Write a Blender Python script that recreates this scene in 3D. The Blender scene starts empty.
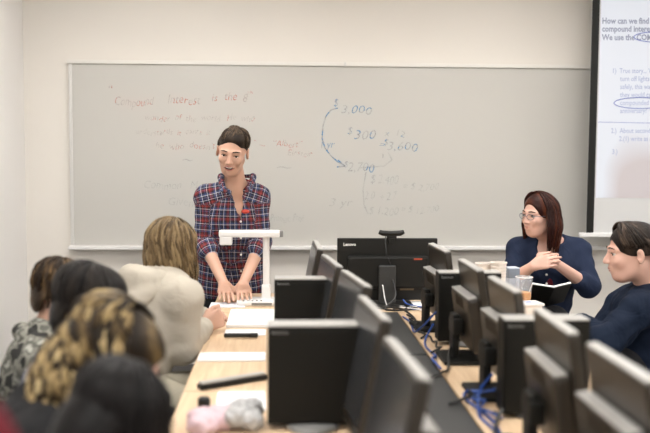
import bpy, bmesh, math, random
import numpy as np
from mathutils import Vector, Matrix
PI = math.pi
R = math.radians
COL = bpy.context.scene.collection
V = Vector

# ------------------------------------------------------------------ camera
F_PX, CW, CH = 903.0, 650, 433
CAM = V((0, 0, 1.5))
CROT = Matrix.Rotation(R(-2.75), 3, 'Z') @ Matrix.Rotation(R(90 - 4.2), 3, 'X') @ Matrix.Rotation(R(.35), 3, 'Z')

def ray(px, py):
    return CROT @ V(((px - CW / 2) / F_PX, -(py - CH / 2) / F_PX, -1))

def P(px, py, Y):                     # point seen at a pixel of the photo, at world depth Y
    d = ray(px, py)
    return CAM + d * ((Y - CAM.y) / d.y)

def PZ(px, py, z):                    # point seen at a pixel, at height z
    d = ray(px, py)
    return CAM + d * ((z - CAM.z) / d.z)

cd = bpy.data.cameras.new('camera'); co = bpy.data.objects.new('camera', cd); COL.objects.link(co)
co.matrix_world = Matrix.Translation(CAM) @ CROT.to_4x4()
cd.sensor_width = 36; cd.lens = F_PX / CW * 36; cd.clip_start = .05
cd.dof.use_dof = True; cd.dof.focus_distance = 4.62; cd.dof.aperture_fstop = 1.75
sc = bpy.context.scene
sc.camera = co
sc.view_settings.view_transform = 'Standard'; sc.view_settings.look = 'None'
sc.view_settings.gamma = 1; sc.view_settings.exposure = 0.0

# ------------------------------------------------------------------ materials
def nodes_of(m):
    m.use_nodes = True
    nt = m.node_tree
    return nt, nt.nodes, nt.links, nt.nodes['Principled BSDF']

def setp(b, **k):
    names = dict(rough='Roughness', metal='Metallic', spec='Specular IOR Level', sss='Subsurface Weight', coat='Coat Weight',
                 trans='Transmission Weight', ior='IOR', alpha='Alpha', sheen='Sheen Weight')
    for a, v in k.items():
        b.inputs[names[a]].default_value = v

def mat(name, c, rough=.5, var=0.0, vscale=8, bump=0.0, bscale=60, emit=None, **k):
    m = bpy.data.materials.new(name)
    nt, N, L, b = nodes_of(m)
    setp(b, rough=rough, **k)
    b.inputs['Base Color'].default_value = (*c, 1)
    tc = N.new('ShaderNodeTexCoord')
    if var:
        nz = N.new('ShaderNodeTexNoise'); nz.inputs['Scale'].default_value = vscale; nz.inputs['Detail'].default_value = 4
        L.new(tc.outputs['Object'], nz.inputs['Vector'])
        mx = N.new('ShaderNodeMix'); mx.data_type = 'RGBA'
        mx.inputs[6].default_value = (*[max(0, v * (1 - var)) for v in c], 1)
        mx.inputs[7].default_value = (*[min(1, v * (1 + var)) for v in c], 1)
        L.new(nz.outputs['Fac'], mx.inputs[0]); L.new(mx.outputs[2], b.inputs['Base Color'])
    if bump:
        nz = N.new('ShaderNodeTexNoise'); nz.inputs['Scale'].default_value = bscale; nz.inputs['Detail'].default_value = 3
        L.new(tc.outputs['Object'], nz.inputs['Vector'])
        bp = N.new('ShaderNodeBump'); bp.inputs['Strength'].default_value = bump; bp.inputs['Distance'].default_value = .01
        L.new(nz.outputs['Fac'], bp.inputs['Height']); L.new(bp.outputs[0], b.inputs['Normal'])
    if emit:
        b.inputs['Emission Color'].default_value = (*emit[0], 1); b.inputs['Emission Strength'].default_value = emit[1]
    return m

def cloth(name, c, var=.12, fold=.5, rough=.85):
    m = mat(name, c, rough, var=var, vscale=5, spec=.2)
    nt, N, L, b = nodes_of(m)
    tc = N['Texture Coordinate'] if 'Texture Coordinate' in N else N.new('ShaderNodeTexCoord')
    a = N.new('ShaderNodeTexNoise'); a.inputs['Scale'].default_value = 9; a.inputs['Detail'].default_value = 2; a.inputs['Distortion'].default_value = 1.2
    w = N.new('ShaderNodeTexNoise'); w.inputs['Scale'].default_value = 400
    L.new(tc.outputs['Object'], a.inputs['Vector']); L.new(tc.outputs['Object'], w.inputs['Vector'])
    b1 = N.new('ShaderNodeBump'); b1.inputs['Strength'].default_value = fold; b1.inputs['Distance'].default_value = .03
    b2 = N.new('ShaderNodeBump'); b2.inputs['Strength'].default_value = .2; b2.inputs['Distance'].default_value = .002
    L.new(a.outputs['Fac'], b1.inputs['Height']); L.new(w.outputs['Fac'], b2.inputs['Height'])
    L.new(b1.outputs[0], b2.inputs['Normal']); L.new(b2.outputs[0], b.inputs['Normal'])
    return m

def plaid(name):
    m = bpy.data.materials.new(name)
    nt, N, L, b = nodes_of(m); setp(b, rough=.85)
    at = N.new('ShaderNodeAttribute'); at.attribute_name = 'weave'
    sp = N.new('ShaderNodeSeparateXYZ'); L.new(at.outputs['Vector'], sp.inputs[0])
    navy = (.006, .009, .030); red = (.13, .010, .014); wh = (.58, .57, .64); bl = (.05, .085, .22); org = (.34, .05, .035); dk = (.010, .008, .014)
    stops = [(0, navy), (.16, wh), (.205, navy), (.25, bl), (.32, dk), (.44, red), (.56, org), (.60, red), (.65, dk), (.76, wh), (.795, navy), (.90, bl), (.94, navy)]
    out = []
    for ax, per in ((0, .072), (1, .078)):
        mu = N.new('ShaderNodeMath'); mu.operation = 'MULTIPLY'; mu.inputs[1].default_value = 1 / per
        fr = N.new('ShaderNodeMath'); fr.operation = 'FRACT'
        L.new(sp.outputs[ax], mu.inputs[0]); L.new(mu.outputs[0], fr.inputs[0])
        cr = N.new('ShaderNodeValToRGB'); cr.color_ramp.interpolation = 'CONSTANT'
        e = cr.color_ramp.elements
        e[0].position = 0; e[0].color = (*stops[0][1], 1); e[1].position = stops[1][0]; e[1].color = (*stops[1][1], 1)
        for p, c in stops[2:]:
            n = e.new(p); n.color = (*c, 1)
        L.new(fr.outputs[0], cr.inputs[0]); out.append(cr)
    mx = N.new('ShaderNodeMix'); mx.data_type = 'RGBA'; mx.inputs[0].default_value = .5
    L.new(out[0].outputs[0], mx.inputs[6]); L.new(out[1].outputs[0], mx.inputs[7])
    L.new(mx.outputs[2], b.inputs['Base Color'])
    tc = N.new('ShaderNodeTexCoord'); a = N.new('ShaderNodeTexNoise'); a.inputs['Scale'].default_value = 10; a.inputs['Distortion'].default_value = 1.5
    bp = N.new('ShaderNodeBump'); bp.inputs['Strength'].default_value = .5; bp.inputs['Distance'].default_value = .03
    L.new(tc.outputs['Object'], a.inputs['Vector']); L.new(a.outputs['Fac'], bp.inputs['Height']); L.new(bp.outputs[0], b.inputs['Normal'])
    return m

def hair_mat(name, stops, rough=.42, sx=260, bump=.6):
    """stops: colour ramp over the per-lock tone attribute"""
    m = bpy.data.materials.new(name)
    nt, N, L, b = nodes_of(m); setp(b, rough=rough, spec=.14)
    at = N.new('ShaderNodeAttribute'); at.attribute_name = 'tone'
    tc = N.new('ShaderNodeTexCoord'); mp = N.new('ShaderNodeMapping'); mp.inputs['Scale'].default_value = (sx, sx, sx * .12)
    nz = N.new('ShaderNodeTexNoise'); nz.inputs['Scale'].default_value = 1; nz.inputs['Detail'].default_value = 2
    L.new(tc.outputs['Object'], mp.inputs[0]); L.new(mp.outputs[0], nz.inputs['Vector'])
    ma = N.new('ShaderNodeMath'); ma.operation = 'MULTIPLY_ADD'; ma.inputs[1].default_value = .35; ma.inputs[2].default_value = -.17
    L.new(nz.outputs['Fac'], ma.inputs[0])
    ad = N.new('ShaderNodeMath'); ad.operation = 'ADD'; L.new(at.outputs['Fac'], ad.inputs[0]); L.new(ma.outputs[0], ad.inputs[1])
    cr = N.new('ShaderNodeValToRGB'); e = cr.color_ramp.elements
    e[0].position = stops[0][0]; e[0].color = (*stops[0][1], 1); e[1].position = stops[-1][0]; e[1].color = (*stops[-1][1], 1)
    for p, c in stops[1:-1]:
        n = e.new(p); n.color = (*c, 1)
    L.new(ad.outputs[0], cr.inputs[0]); L.new(cr.outputs[0], b.inputs['Base Color'])
    bp = N.new('ShaderNodeBump'); bp.inputs['Strength'].default_value = bump; bp.inputs['Distance'].default_value = .004
    L.new(nz.outputs['Fac'], bp.inputs['Height']); L.new(bp.outputs[0], b.inputs['Normal'])
    return m

def wood_mat(name):
    m = bpy.data.materials.new(name)
    nt, N, L, b = nodes_of(m); setp(b, rough=.38, spec=.4)
    tc = N.new('ShaderNodeTexCoord'); mp = N.new('ShaderNodeMapping'); mp.inputs['Scale'].default_value = (30, 2.2, 30)
    nz = N.new('ShaderNodeTexNoise'); nz.inputs['Scale'].default_value = 1.5; nz.inputs['Detail'].default_value = 5; nz.inputs['Distortion'].default_value = .8
    cr = N.new('ShaderNodeValToRGB'); e = cr.color_ramp.elements
    e[0].position = .3; e[0].color = (.60, .42, .26, 1); e[1].position = .75; e[1].color = (.74, .56, .38, 1)
    L.new(tc.outputs['Object'], mp.inputs[0]); L.new(mp.outputs[0], nz.inputs['Vector']); L.new(nz.outputs['Fac'], cr.inputs[0]); L.new(cr.outputs[0], b.inputs['Base Color'])
    return m

M = {}
M['wall'] = mat('wall_paint', (.72, .685, .635), .75, var=.02, vscale=2, bump=.03, bscale=150)
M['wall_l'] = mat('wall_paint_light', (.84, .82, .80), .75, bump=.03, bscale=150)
M['ceil'] = mat('ceiling_tile', (.80, .79, .76), .9, bump=.2, bscale=200)
M['carpet'] = mat('carpet', (.16, .15, .145), .95, var=.3, vscale=120, bump=.5, bscale=300)
M['board'] = mat('whiteboard_enamel', (.505, .493, .462), .26, spec=.42)
M['alu'] = mat('aluminium', (.62, .61, .59), .4, metal=.35, bump=.02)
M['white'] = mat('white_plastic', (.74, .73, .72), .35)
M['offwhite'] = mat('cream_metal', (.70, .68, .64), .4)
M['base'] = mat('vinyl_base', (.10, .095, .09), .6)
M['wood'] = wood_mat('maple_laminate')
M['edge'] = mat('table_edge', (.42, .28, .15), .5, var=.1)
M['black'] = mat('black_plastic', (.007, .007, .006), .38, spec=.35, bump=.08, bscale=500)
M['blackm'] = mat('matte_black_plastic', (.008, .008, .007), .5, spec=.25, bump=.08, bscale=500)
M['pcblack'] = mat('pc_case_black', (.007, .007, .006), .5, spec=.18, bump=.05, bscale=400)
M['bezel'] = mat('monitor_shell', (.024, .019, .014), .32, spec=.5, bump=.05, bscale=500)
M['screen'] = mat('screen_glass', (.030, .032, .035), .2, spec=.5)
M['grey'] = mat('grey_plastic', (.20, .20, .195), .4)
M['sheen_lid'] = mat('light_grey_sheen_and_lid', (.40, .39, .37), .3)  # bright reflection painted grey on monitor and PC tops; also pencil case lid
M['tray'] = mat('dark_grey_trough', (.03, .031, .031), .42, bump=.05)
M['paper'] = mat('paper', (.80, .80, .80), .8, var=.02, vscale=20)
M['paperink'] = mat('printed_paper', (.72, .73, .78), .8, var=.08, vscale=60)
M['bluecable'] = mat('blue_cable', (.02, .07, .30), .4)
M['blkcable'] = mat('black_cable', (.012, .012, .012), .4)
M['red'] = mat('red_ink', (.50, .05, .03), .5)
M['orange'] = mat('orange_mark', (.40, .055, .02), .5)
M['logo'] = mat('silver_logo', (.7, .7, .68), .4)
M['skin'] = mat('skin', (.55, .325, .235), .5, var=.06, vscale=18, sss=.08, bump=.05, bscale=250)
M['skin2'] = mat('skin_fair', (.64, .39, .31), .5, var=.06, vscale=18, sss=.08, bump=.05, bscale=250)
for k in ('skin', 'skin2'):
    M[k].node_tree.nodes['Principled BSDF'].inputs['Subsurface Radius'].default_value = (.012, .005, .003)
M['lip'] = mat('lips', (.42, .14, .12), .4)
M['mouth'] = mat('mouth_dark', (.05, .012, .01), .6)
M['teeth'] = mat('teeth', (.80, .77, .70), .3)
M['eyew'] = mat('eye_white', (.70, .68, .66), .25)
M['iris'] = mat('iris', (.03, .02, .012), .2)
M['brow'] = mat('eyebrow_hair', (.030, .019, .012), .8)
M['plaid'] = plaid('plaid_flannel')
M['pants'] = cloth('black_trousers', (.012, .012, .014))
M['navyc'] = cloth('navy_cardigan', (.014, .022, .050), fold=.4)
M['navyh'] = cloth('navy_hoodie', (.006, .012, .028), fold=.5)
M['beige'] = cloth('oatmeal_fleece', (.44, .40, .335), fold=.25, var=.06)
M['khaki'] = cloth('khaki_cotton', (.36, .33, .26), fold=.5)
M['greyc'] = cloth('grey_sweatshirt', (.17, .175, .21), fold=.5)
M['blackc'] = cloth('black_cotton', (.010, .010, .011), fold=.5)
M['maroon'] = cloth('maroon_top', (.09, .008, .016))
M['redc'] = cloth('red_fleece', (.115, .010, .018), fold=.5, var=.4)
M['chairc'] = cloth('chair_fabric', (.020, .020, .022), fold=.1)
M['shoe'] = mat('shoe_leather', (.02, .018, .016), .5)
M['juice'] = mat('orange_juice', (.72, .30, .04), .3)
M['clear'] = mat('clear_cup_plastic', (.80, .84, .90), .15, alpha=.12)
M['cup'] = mat('paper_cup', (.74, .68, .62), .6)
M['bluegrey'] = mat('blue_grey_card', (.20, .24, .30), .5)
M['pink'] = cloth('pink_fabric', (.62, .46, .50), fold=.6)
M['lens'] = mat('lens_glass', (.01, .01, .015), .08)
M['gold'] = mat('gold_chain', (.7, .5, .25), .3, metal=1)
M['tube'] = mat('fluorescent_diffuser', (.9, .9, .9), .5, emit=((1.0, .975, .94), 15.5))

def camo():
    m = bpy.data.materials.new('camouflage_cloth')
    nt, N, L, b = nodes_of(m); setp(b, rough=.9)
    tc = N.new('ShaderNodeTexCoord'); nz = N.new('ShaderNodeTexNoise'); nz.inputs['Scale'].default_value = 22; nz.inputs['Detail'].default_value = 1
    cr = N.new('ShaderNodeValToRGB'); cr.color_ramp.interpolation = 'CONSTANT'; e = cr.color_ramp.elements
    e[0].position = 0; e[0].color = (.02, .02, .018, 1); e[1].position = .46; e[1].color = (.24, .235, .20, 1)
    n = e.new(.56); n.color = (.10, .10, .085, 1); n = e.new(.66); n.color = (.34, .34, .30, 1)
    L.new(tc.outputs['Object'], nz.inputs['Vector']); L.new(nz.outputs['Fac'], cr.inputs[0]); L.new(cr.outputs[0], b.inputs['Base Color'])
    return m
M['camo'] = camo()

# ------------------------------------------------------------------ objects
def setprops(o, label=None, cat=None, group=None, kind=None):
    for k, v in (('label', label), ('category', cat), ('group', group), ('kind', kind)):
        if v:
            o[k] = v
    return o

def thing(name, label, cat, loc=(0, 0, 0), rz=0, group=None):
    o = bpy.data.objects.new(name, None); COL.objects.link(o); o.empty_display_size = .05
    o.location = loc; o.rotation_euler = (0, 0, rz)
    return setprops(o, label, cat, group)

def mesh(name, verts, faces, mats, parent=None, world=False, smooth=False, loc=None, fm=None, attrs=None, label=None):
    """one mesh object; world=True: vertices given in world coordinates, parent unrotated"""
    me = bpy.data.meshes.new(name)
    vs = np.asarray([tuple(v) for v in verts] if not isinstance(verts, np.ndarray) else verts, dtype=float)
    off = np.zeros(3)
    if world:
        if parent is not None:
            q = parent
            while q is not None:
                off += np.array(q.location); q = q.parent
        else:
            off = np.array([vs[:, 0].mean(), vs[:, 1].mean(), vs[:, 2].min()])
        vs = vs - off
    me.from_pydata(vs.tolist(), [], faces if isinstance(faces, list) else faces.tolist())
    for m in (mats if isinstance(mats, (list, tuple)) else [mats]):
        me.materials.append(m)
    if fm is not None:
        me.polygons.foreach_set('material_index', fm)
    if smooth:
        me.polygons.foreach_set('use_smooth', [True] * len(me.polygons))
    for an, (ty, data) in (attrs or {}).items():
        a = me.attributes.new(an, ty, 'POINT')
        a.data.foreach_set('vector' if ty == 'FLOAT_VECTOR' else 'value', np.asarray(data, dtype=np.float32).ravel())
    me.update()
    o = bpy.data.objects.new(name, me); COL.objects.link(o)
    if parent is not None:
        o.parent = parent
    elif world:
        o.location = off
    if loc is not None:
        o.location = loc
    if label:
        o['label'] = label
    return o

class MB:
    """collects shapes for one mesh"""
    def __init__(s): s.v = []; s.f = []; s.m = []
    def add(s, vs, fs, mi=0, mx=None):
        n = len(s.v)
        for v in vs:
            s.v.append((mx @ V(v)) if mx is not None else V(v))
        for f in fs:
            s.f.append([i + n for i in f]); s.m.append(mi)
    def box(s, c, d, bev=0.0, rot=None, mi=0):
        bm = bmesh.new(); bmesh.ops.create_cube(bm, size=1)
        for v in bm.verts:
            v.co = V((v.co.x * d[0], v.co.y * d[1], v.co.z * d[2]))
        if bev:
            bmesh.ops.bevel(bm, geom=bm.edges[:], offset=bev, segments=2, affect='EDGES', profile=.6)
        bm.verts.index_update()
        mx = Matrix.Translation(c) @ (rot.to_4x4() if rot is not None else Matrix())
        s.add([v.co for v in bm.verts], [[v.index for v in f.verts] for f in bm.faces], mi, mx); bm.free()
        return s
    def tube(s, pts, r, n=8, mi=0, cap=True):
        pts = [V(p) for p in pts]; rs = r if isinstance(r, (list, tuple)) else [r] * len(pts)
        vs = []; up = None
        for i, p in enumerate(pts):
            t = (pts[min(i + 1, len(pts) - 1)] - pts[max(i - 1, 0)]).normalized()
            if up is None:
                up = t.orthogonal().normalized()
            up = (up - t * up.dot(t))
            up = up.normalized() if up.length > 1e-6 else t.orthogonal().normalized()
            w = t.cross(up)
            for k in range(n):
                a = 2 * PI * k / n
                vs.append(p + (up * math.cos(a) + w * math.sin(a)) * rs[i])
        fs = [[i * n + k, i * n + (k + 1) % n, (i + 1) * n + (k + 1) % n, (i + 1) * n + k] for i in range(len(pts) - 1) for k in range(n)]
        if cap:
            fs.append(list(range(n))[::-1]); fs.append([(len(pts) - 1) * n + k for k in range(n)])
        s.add(vs, fs, mi); return s
    def lathe(s, prof, n=24, c=(0, 0, 0), mi=0, cap=True, mx=None):
        vs = [(r * math.cos(2 * PI * k / n), r * math.sin(2 * PI * k / n), z) for r, z in prof for k in range(n)]
        fs = [[i * n + k, i * n + (k + 1) % n, (i + 1) * n + (k + 1) % n, (i + 1) * n + k] for i in range(len(prof) - 1) for k in range(n)]
        if cap:
            fs.append(list(range(n))[::-1]); fs.append([(len(prof) - 1) * n + k for k in range(n)])
        m = Matrix.Translation(c) @ (mx.to_4x4() if mx is not None else Matrix())
        s.add(vs, fs, mi, m); return s
    def ball(s, c, r, n=12, mi=0, rot=None):
        r = r if isinstance(r, (tuple, list)) else (r, r, r)
        bm = bmesh.new(); bmesh.ops.create_uvsphere(bm, u_segments=n, v_segments=n // 2 + 1, radius=1)
        for v in bm.verts:
            v.co = V((v.co.x * r[0], v.co.y * r[1], v.co.z * r[2]))
        bm.verts.index_update()
        s.add([v.co for v in bm.verts], [[v.index for v in f.verts] for f in bm.faces], mi, Matrix.Translation(c) @ (rot.to_4x4() if rot is not None else Matrix()))
        bm.free(); return s
    def text(s, txt, size, mx, mi=0, shear=0.0, depth=0.0, offset=0.0, jit=0.0, space=1.0, align='LEFT'):
        """lettering as flat mesh, baseline origin, local XY plane, placed by mx"""
        cu = bpy.data.curves.new('lettering', 'FONT'); cu.body = txt; cu.size = size; cu.shear = shear; cu.extrude = depth
        cu.offset = offset; cu.resolution_u = 2; cu.space_character = space; cu.align_x = align
        o = bpy.data.objects.new('lettering', cu); COL.objects.link(o)
        dg = bpy.context.evaluated_depsgraph_get(); me = bpy.data.meshes.new_from_object(o.evaluated_get(dg))
        vs = [v.co.copy() for v in me.vertices]
        if jit:
            for v in vs:
                v.y += jit * (math.sin(v.x * 31 / size * .06) + .6 * math.sin(v.x * 77 / size * .06 + 1))
        s.add(vs, [list(p.vertices) for p in me.polygons], mi, mx)
        bpy.data.objects.remove(o); bpy.data.curves.remove(cu); bpy.data.meshes.remove(me)
        return s
    def build(s, name, mats, parent=None, world=False, smooth=False, **k):
        return mesh(name, s.v, s.f, mats, parent, world, smooth, fm=s.m, **k)

def structure(o):
    o['kind'] = 'structure'; return o

def copy_tree(o, parent=None):
    c = o.copy(); COL.objects.link(c)
    if parent is not None:
        c.parent = parent
    for ch in list(o.children):
        copy_tree(ch, c)
    return c

# ------------------------------------------------------------------ implicit surfaces (smooth unions -> one continuous mesh)
class Field:
    def __init__(s): s.p = []
    def cap(s, a, b, ra, rb=None, k=.02, sub=False, sc=1.0):
        s.p.append(dict(t='c', a=np.array(a, float), b=np.array(b, float), ra=ra, rb=ra if rb is None else rb, k=k, sub=sub)); return s
    def path(s, pts, rs, k=.02, sub=False):
        for i in range(len(pts) - 1):
            s.cap(pts[i], pts[i + 1], rs[i], rs[i + 1], k, sub)
        return s
    def ell(s, c, r, rot=None, k=.02, sub=False):
        s.p.append(dict(t='e', c=np.array(c, float), r=np.array(r, float), M=np.array(rot if rot is not None else Matrix.Identity(3)), k=k, sub=sub)); return s
    def box(s, c, h, rot=None, rd=.005, k=.005, sub=False):
        s.p.append(dict(t='b', c=np.array(c, float), r=np.array(h, float), M=np.array(rot if rot is not None else Matrix.Identity(3)), rd=rd, k=k, sub=sub)); return s
    @staticmethod
    def bb(p):
        if p['t'] == 'c':
            r = max(p['ra'], p['rb']); return np.minimum(p['a'], p['b']) - r, np.maximum(p['a'], p['b']) + r
        e = np.sqrt(((p['M'] * p['r']) ** 2).sum(1)) if p['t'] == 'e' else (np.abs(p['M']) * p['r']).sum(1)
        return p['c'] - e, p['c'] + e
    @staticmethod
    def dist(p, X):
        if p['t'] == 'c':
            ab = p['b'] - p['a']; l2 = max(float(ab @ ab), 1e-12)
            t = np.clip(((X - p['a']) @ ab) / l2, 0, 1)
            d = X - p['a'] - t[..., None] * ab
            return np.sqrt((d * d).sum(-1)) - (p['ra'] + (p['rb'] - p['ra']) * t)
        q = (X - p['c']) @ p['M']
        if p['t'] == 'e':
            k0 = np.sqrt(((q / p['r']) ** 2).sum(-1)); k1 = np.sqrt(((q / p['r'] ** 2) ** 2).sum(-1)) + 1e-9
            return k0 * (k0 - 1) / k1
        a = np.abs(q) - (p['r'] - p['rd'])
        return np.sqrt((np.maximum(a, 0) ** 2).sum(-1)) + np.minimum(a.max(-1), 0) - p['rd']
    def build(s, res, weave=False):
        lo = np.min([s.bb(p)[0] for p in s.p if not p['sub']], 0) - 3 * res; hi = np.max([s.bb(p)[1] for p in s.p if not p['sub']], 0) + 3 * res
        n = np.ceil((hi - lo) / res).astype(int) + 1
        Fd = np.full(n, .2, dtype=np.float32)
        ax = [lo[i] + res * np.arange(n[i]) for i in range(3)]
        for p in s.p:
            a, b = s.bb(p); mg = p['k'] + 3 * res
            i0 = np.clip(np.floor((a - mg - lo) / res).astype(int), 0, n); i1 = np.clip(np.ceil((b + mg - lo) / res).astype(int) + 1, 0, n)
            if (i1 <= i0).any():
                continue
            sl = tuple(slice(i0[i], i1[i]) for i in range(3))
            X = np.stack(np.meshgrid(*[ax[i][sl[i]] for i in range(3)], indexing='ij'), -1)
            d = s.dist(p, X); f = Fd[sl]; k = max(p['k'], 1e-5)
            if p['sub']:
                h = np.maximum(k - np.abs(f + d), 0) / k; Fd[sl] = np.maximum(f, -d) + h * h * k * .25
            else:
                h = np.maximum(k - np.abs(f - d), 0) / k; Fd[sl] = np.minimum(f, d) - h * h * k * .25
        ins = Fd < 0
        c = [ins[:-1, :-1, :-1], ins[1:, 1:, 1:]]
        cnt = np.zeros(tuple(n - 1), np.int8)
        for dx in (0, 1):
            for dy in (0, 1):
                for dz in (0, 1):
                    cnt += ins[dx:n[0] - 1 + dx, dy:n[1] - 1 + dy, dz:n[2] - 1 + dz]
        act = (cnt > 0) & (cnt < 8)
        I = np.argwhere(act); idm = np.full(act.shape, -1, np.int64); idm[act] = np.arange(len(I))
        corner = np.array([(x, y, z) for x in (0, 1) for y in (0, 1) for z in (0, 1)])
        cv = np.stack([Fd[I[:, 0] + q[0], I[:, 1] + q[1], I[:, 2] + q[2]] for q in corner], 1)
        sm = np.zeros((len(I), 3)); w = np.zeros(len(I))
        for i in range(8):
            for j in range(i + 1, 8):
                if np.abs(corner[i] - corner[j]).sum() == 1:
                    cr = (cv[:, i] < 0) != (cv[:, j] < 0)
                    dn = cv[:, i] - cv[:, j]; t = np.where(cr, cv[:, i] / np.where(np.abs(dn) < 1e-12, 1, dn), 0)
                    sm += cr[:, None] * (corner[i] + t[:, None] * (corner[j] - corner[i])); w += cr
        vs = lo + res * (I + sm / w[:, None])
        faces = []
        for a in range(3):
            b_, c_ = (a + 1) % 3, (a + 2) % 3
            s0 = [slice(None)] * 3; s1 = [slice(None)] * 3; s0[a] = slice(0, -1); s1[a] = slice(1, None)
            A = ins[tuple(s0)]; B = ins[tuple(s1)]
            E = np.argwhere(A != B)
            E = E[(E[:, b_] > 0) & (E[:, c_] > 0) & (E[:, b_] < n[b_] - 1) & (E[:, c_] < n[c_] - 1)]
            fl = A[E[:, 0], E[:, 1], E[:, 2]]
            def cell(db, dc):
                q = E.copy(); q[:, b_] -= db; q[:, c_] -= dc; return idm[q[:, 0], q[:, 1], q[:, 2]]
            Q = np.stack([cell(1, 1), cell(0, 1), cell(0, 0), cell(1, 0)], 1)
            Q[~fl] = Q[~fl][:, ::-1]; faces.append(Q)
        Q = np.concatenate(faces); Q = Q[(Q >= 0).all(1)]
        if not weave:
            return vs, Q
        best = np.full(len(vs), 9.0); uv = np.zeros((len(vs), 3))
        for p in s.p:
            if p['sub']:
                continue
            d = s.dist(p, vs); m = d < best; best[m] = d[m]; X = vs[m]
            if p['t'] == 'c':
                ab = p['b'] - p['a']; l = np.linalg.norm(ab); t = ab / l
                e = np.cross(t, [0, 1, 0]); e /= np.linalg.norm(e) + 1e-9; g = np.cross(t, e)
                q = X - p['a']; uv[m, 0] = np.arctan2(q @ e, -(q @ g)) * max(p['ra'], p['rb']) + p.get('u0', 0); uv[m, 1] = q @ t
            else:
                q = (X - p['c']) @ p['M']
                uv[m, 0] = np.arctan2(q[:, 0], -q[:, 1]) * (p['r'][0] * .9); uv[m, 1] = X[:, 2]
        return vs, Q, uv
    def obj(s, name, m, parent, res=.006, weave=False, wrinkle=0.0, wf=40, label=None, world=True):
        r = s.build(res, weave); vs = r[0]
        at = {}
        if wrinkle:
            c = vs * wf
            dd = np.sin(c[:, 0] * 1.1 + 2 * np.sin(c[:, 2] * .6)) * np.sin(c[:, 2] * 1.3 + 1.5 * np.sin(c[:, 1])) + .5 * np.sin(c[:, 1] * 2.1 + c[:, 0])
            me = bpy.data.meshes.new('t'); me.from_pydata(vs.tolist(), [], r[1].tolist()); nn = np.zeros(len(vs) * 3); me.vertices.foreach_get('normal', nn)
            bpy.data.meshes.remove(me); vs = vs + nn.reshape(-1, 3) * (dd * wrinkle)[:, None]
        if weave:
            at['weave'] = ('FLOAT_VECTOR', r[2])
        return mesh(name, vs, r[1], m, parent, world, True, attrs=at, label=label)
# ------------------------------------------------------------------ the room
YW = 5.86
XL = P(25, 150, YW).x
def wallbox(name, x0, x1, y0, y1, z0, z1, m):
    return structure(MB().box(((x0 + x1) / 2, (y0 + y1) / 2, (z0 + z1) / 2), (x1 - x0, y1 - y0, z1 - z0)).build(name, m, world=True))
wallbox('floor', XL - .1, 5.1, -3.1, YW + .1, -.1, 0, M['carpet'])
wallbox('ceiling', XL - .1, 5.1, -3.1, YW + .1, 2.8, 2.9, M['ceil'])
wallbox('wall_front', XL - .1, 5.1, YW, YW + .1, 0, 2.8, M['wall'])
wallbox('wall_left', XL - .1, XL, -3, YW, 0, 2.8, M['wall_l'])
wallbox('wall_right', 5, 5.1, -3, YW, 0, 2.8, M['wall'])
wallbox('wall_back', XL - .1, 5.1, -3.1, -3, 0, 2.8, M['wall'])
wallbox('baseboard_front', XL, 5, YW - .012, YW, 0, .1, M['base'])
wallbox('baseboard_left', XL, XL + .012, -3, YW - .012, 0, .1, M['base'])

for i, (x, y) in enumerate([(x, y) for y in (4.3, 2.2, 0.1, -1.9) for x in (-.7, 1.5, 3.7)]):
    t = thing('ceiling_light', 'recessed fluorescent ceiling light, %s across, %s row from the whiteboard' % (('left', 'middle', 'right')[i % 3], ('first', 'second', 'third', 'fourth')[i // 3]), 'light', (x, y, 2.8), group='ceiling lights over the classroom')
    f = MB()
    for s in (-1, 1):
        f.box((s * .63, 0, -.012), (.04, .64, .024), .004); f.box((0, s * .31, -.012), (1.24, .03, .024), .004)
    f.build('frame', M['offwhite'], t)
    MB().box((0, 0, -.008), (1.22, .59, .012)).build('diffuser', M['tube'], t)

# ------------------------------------------------------------------ whiteboard
YB = YW - .025
def wallmat(px, py, Y, ang=0):       # lettering frame standing on the plane y=Y, facing the camera
    return Matrix.Translation(P(px, py, Y)) @ Matrix.Rotation(R(ang), 4, 'Y') @ Matrix.Rotation(R(90), 4, 'X')
tl, bl_ = P(70, 63, YB), P(70, 246, YB)
zt, zb, x0, x1 = tl.z, bl_.z, tl.x, tl.x + 4.88
wb = thing('whiteboard', 'wide white dry-erase board with faint red and blue handwriting on the front wall', 'whiteboard', ((x0 + x1) / 2, YW, zb))
MB().box(((x0 + x1) / 2, YB + .01, (zt + zb) / 2), (x1 - x0, .018, zt - zb)).build('writing_surface', M['board'], wb, world=True)
for q in (x0, x1):
    MB().box((q, YW - .015, (zt + zb) / 2), (.022, .03, zt - zb + .02), .003).build('frame_edge', M['alu'], wb, world=True)
MB().box(((x0 + x1) / 2, YW - .02, zt + .008), (x1 - x0 + .03, .04, .022), .003).build('map_rail', M['offwhite'], wb, world=True)
MB().box((P(345, 64, YB).x, YW - .024, zt + .009), (.014, .045, .028), .002).build('rail_clip', M['alu'], wb, world=True)
MB().box(((x0 + x1) / 2, YW - .045, zb - .006), (x1 - x0 + .03, .09, .022), .005).build('pen_tray', M['white'], wb, world=True)
YT = YB - .0012
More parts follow.
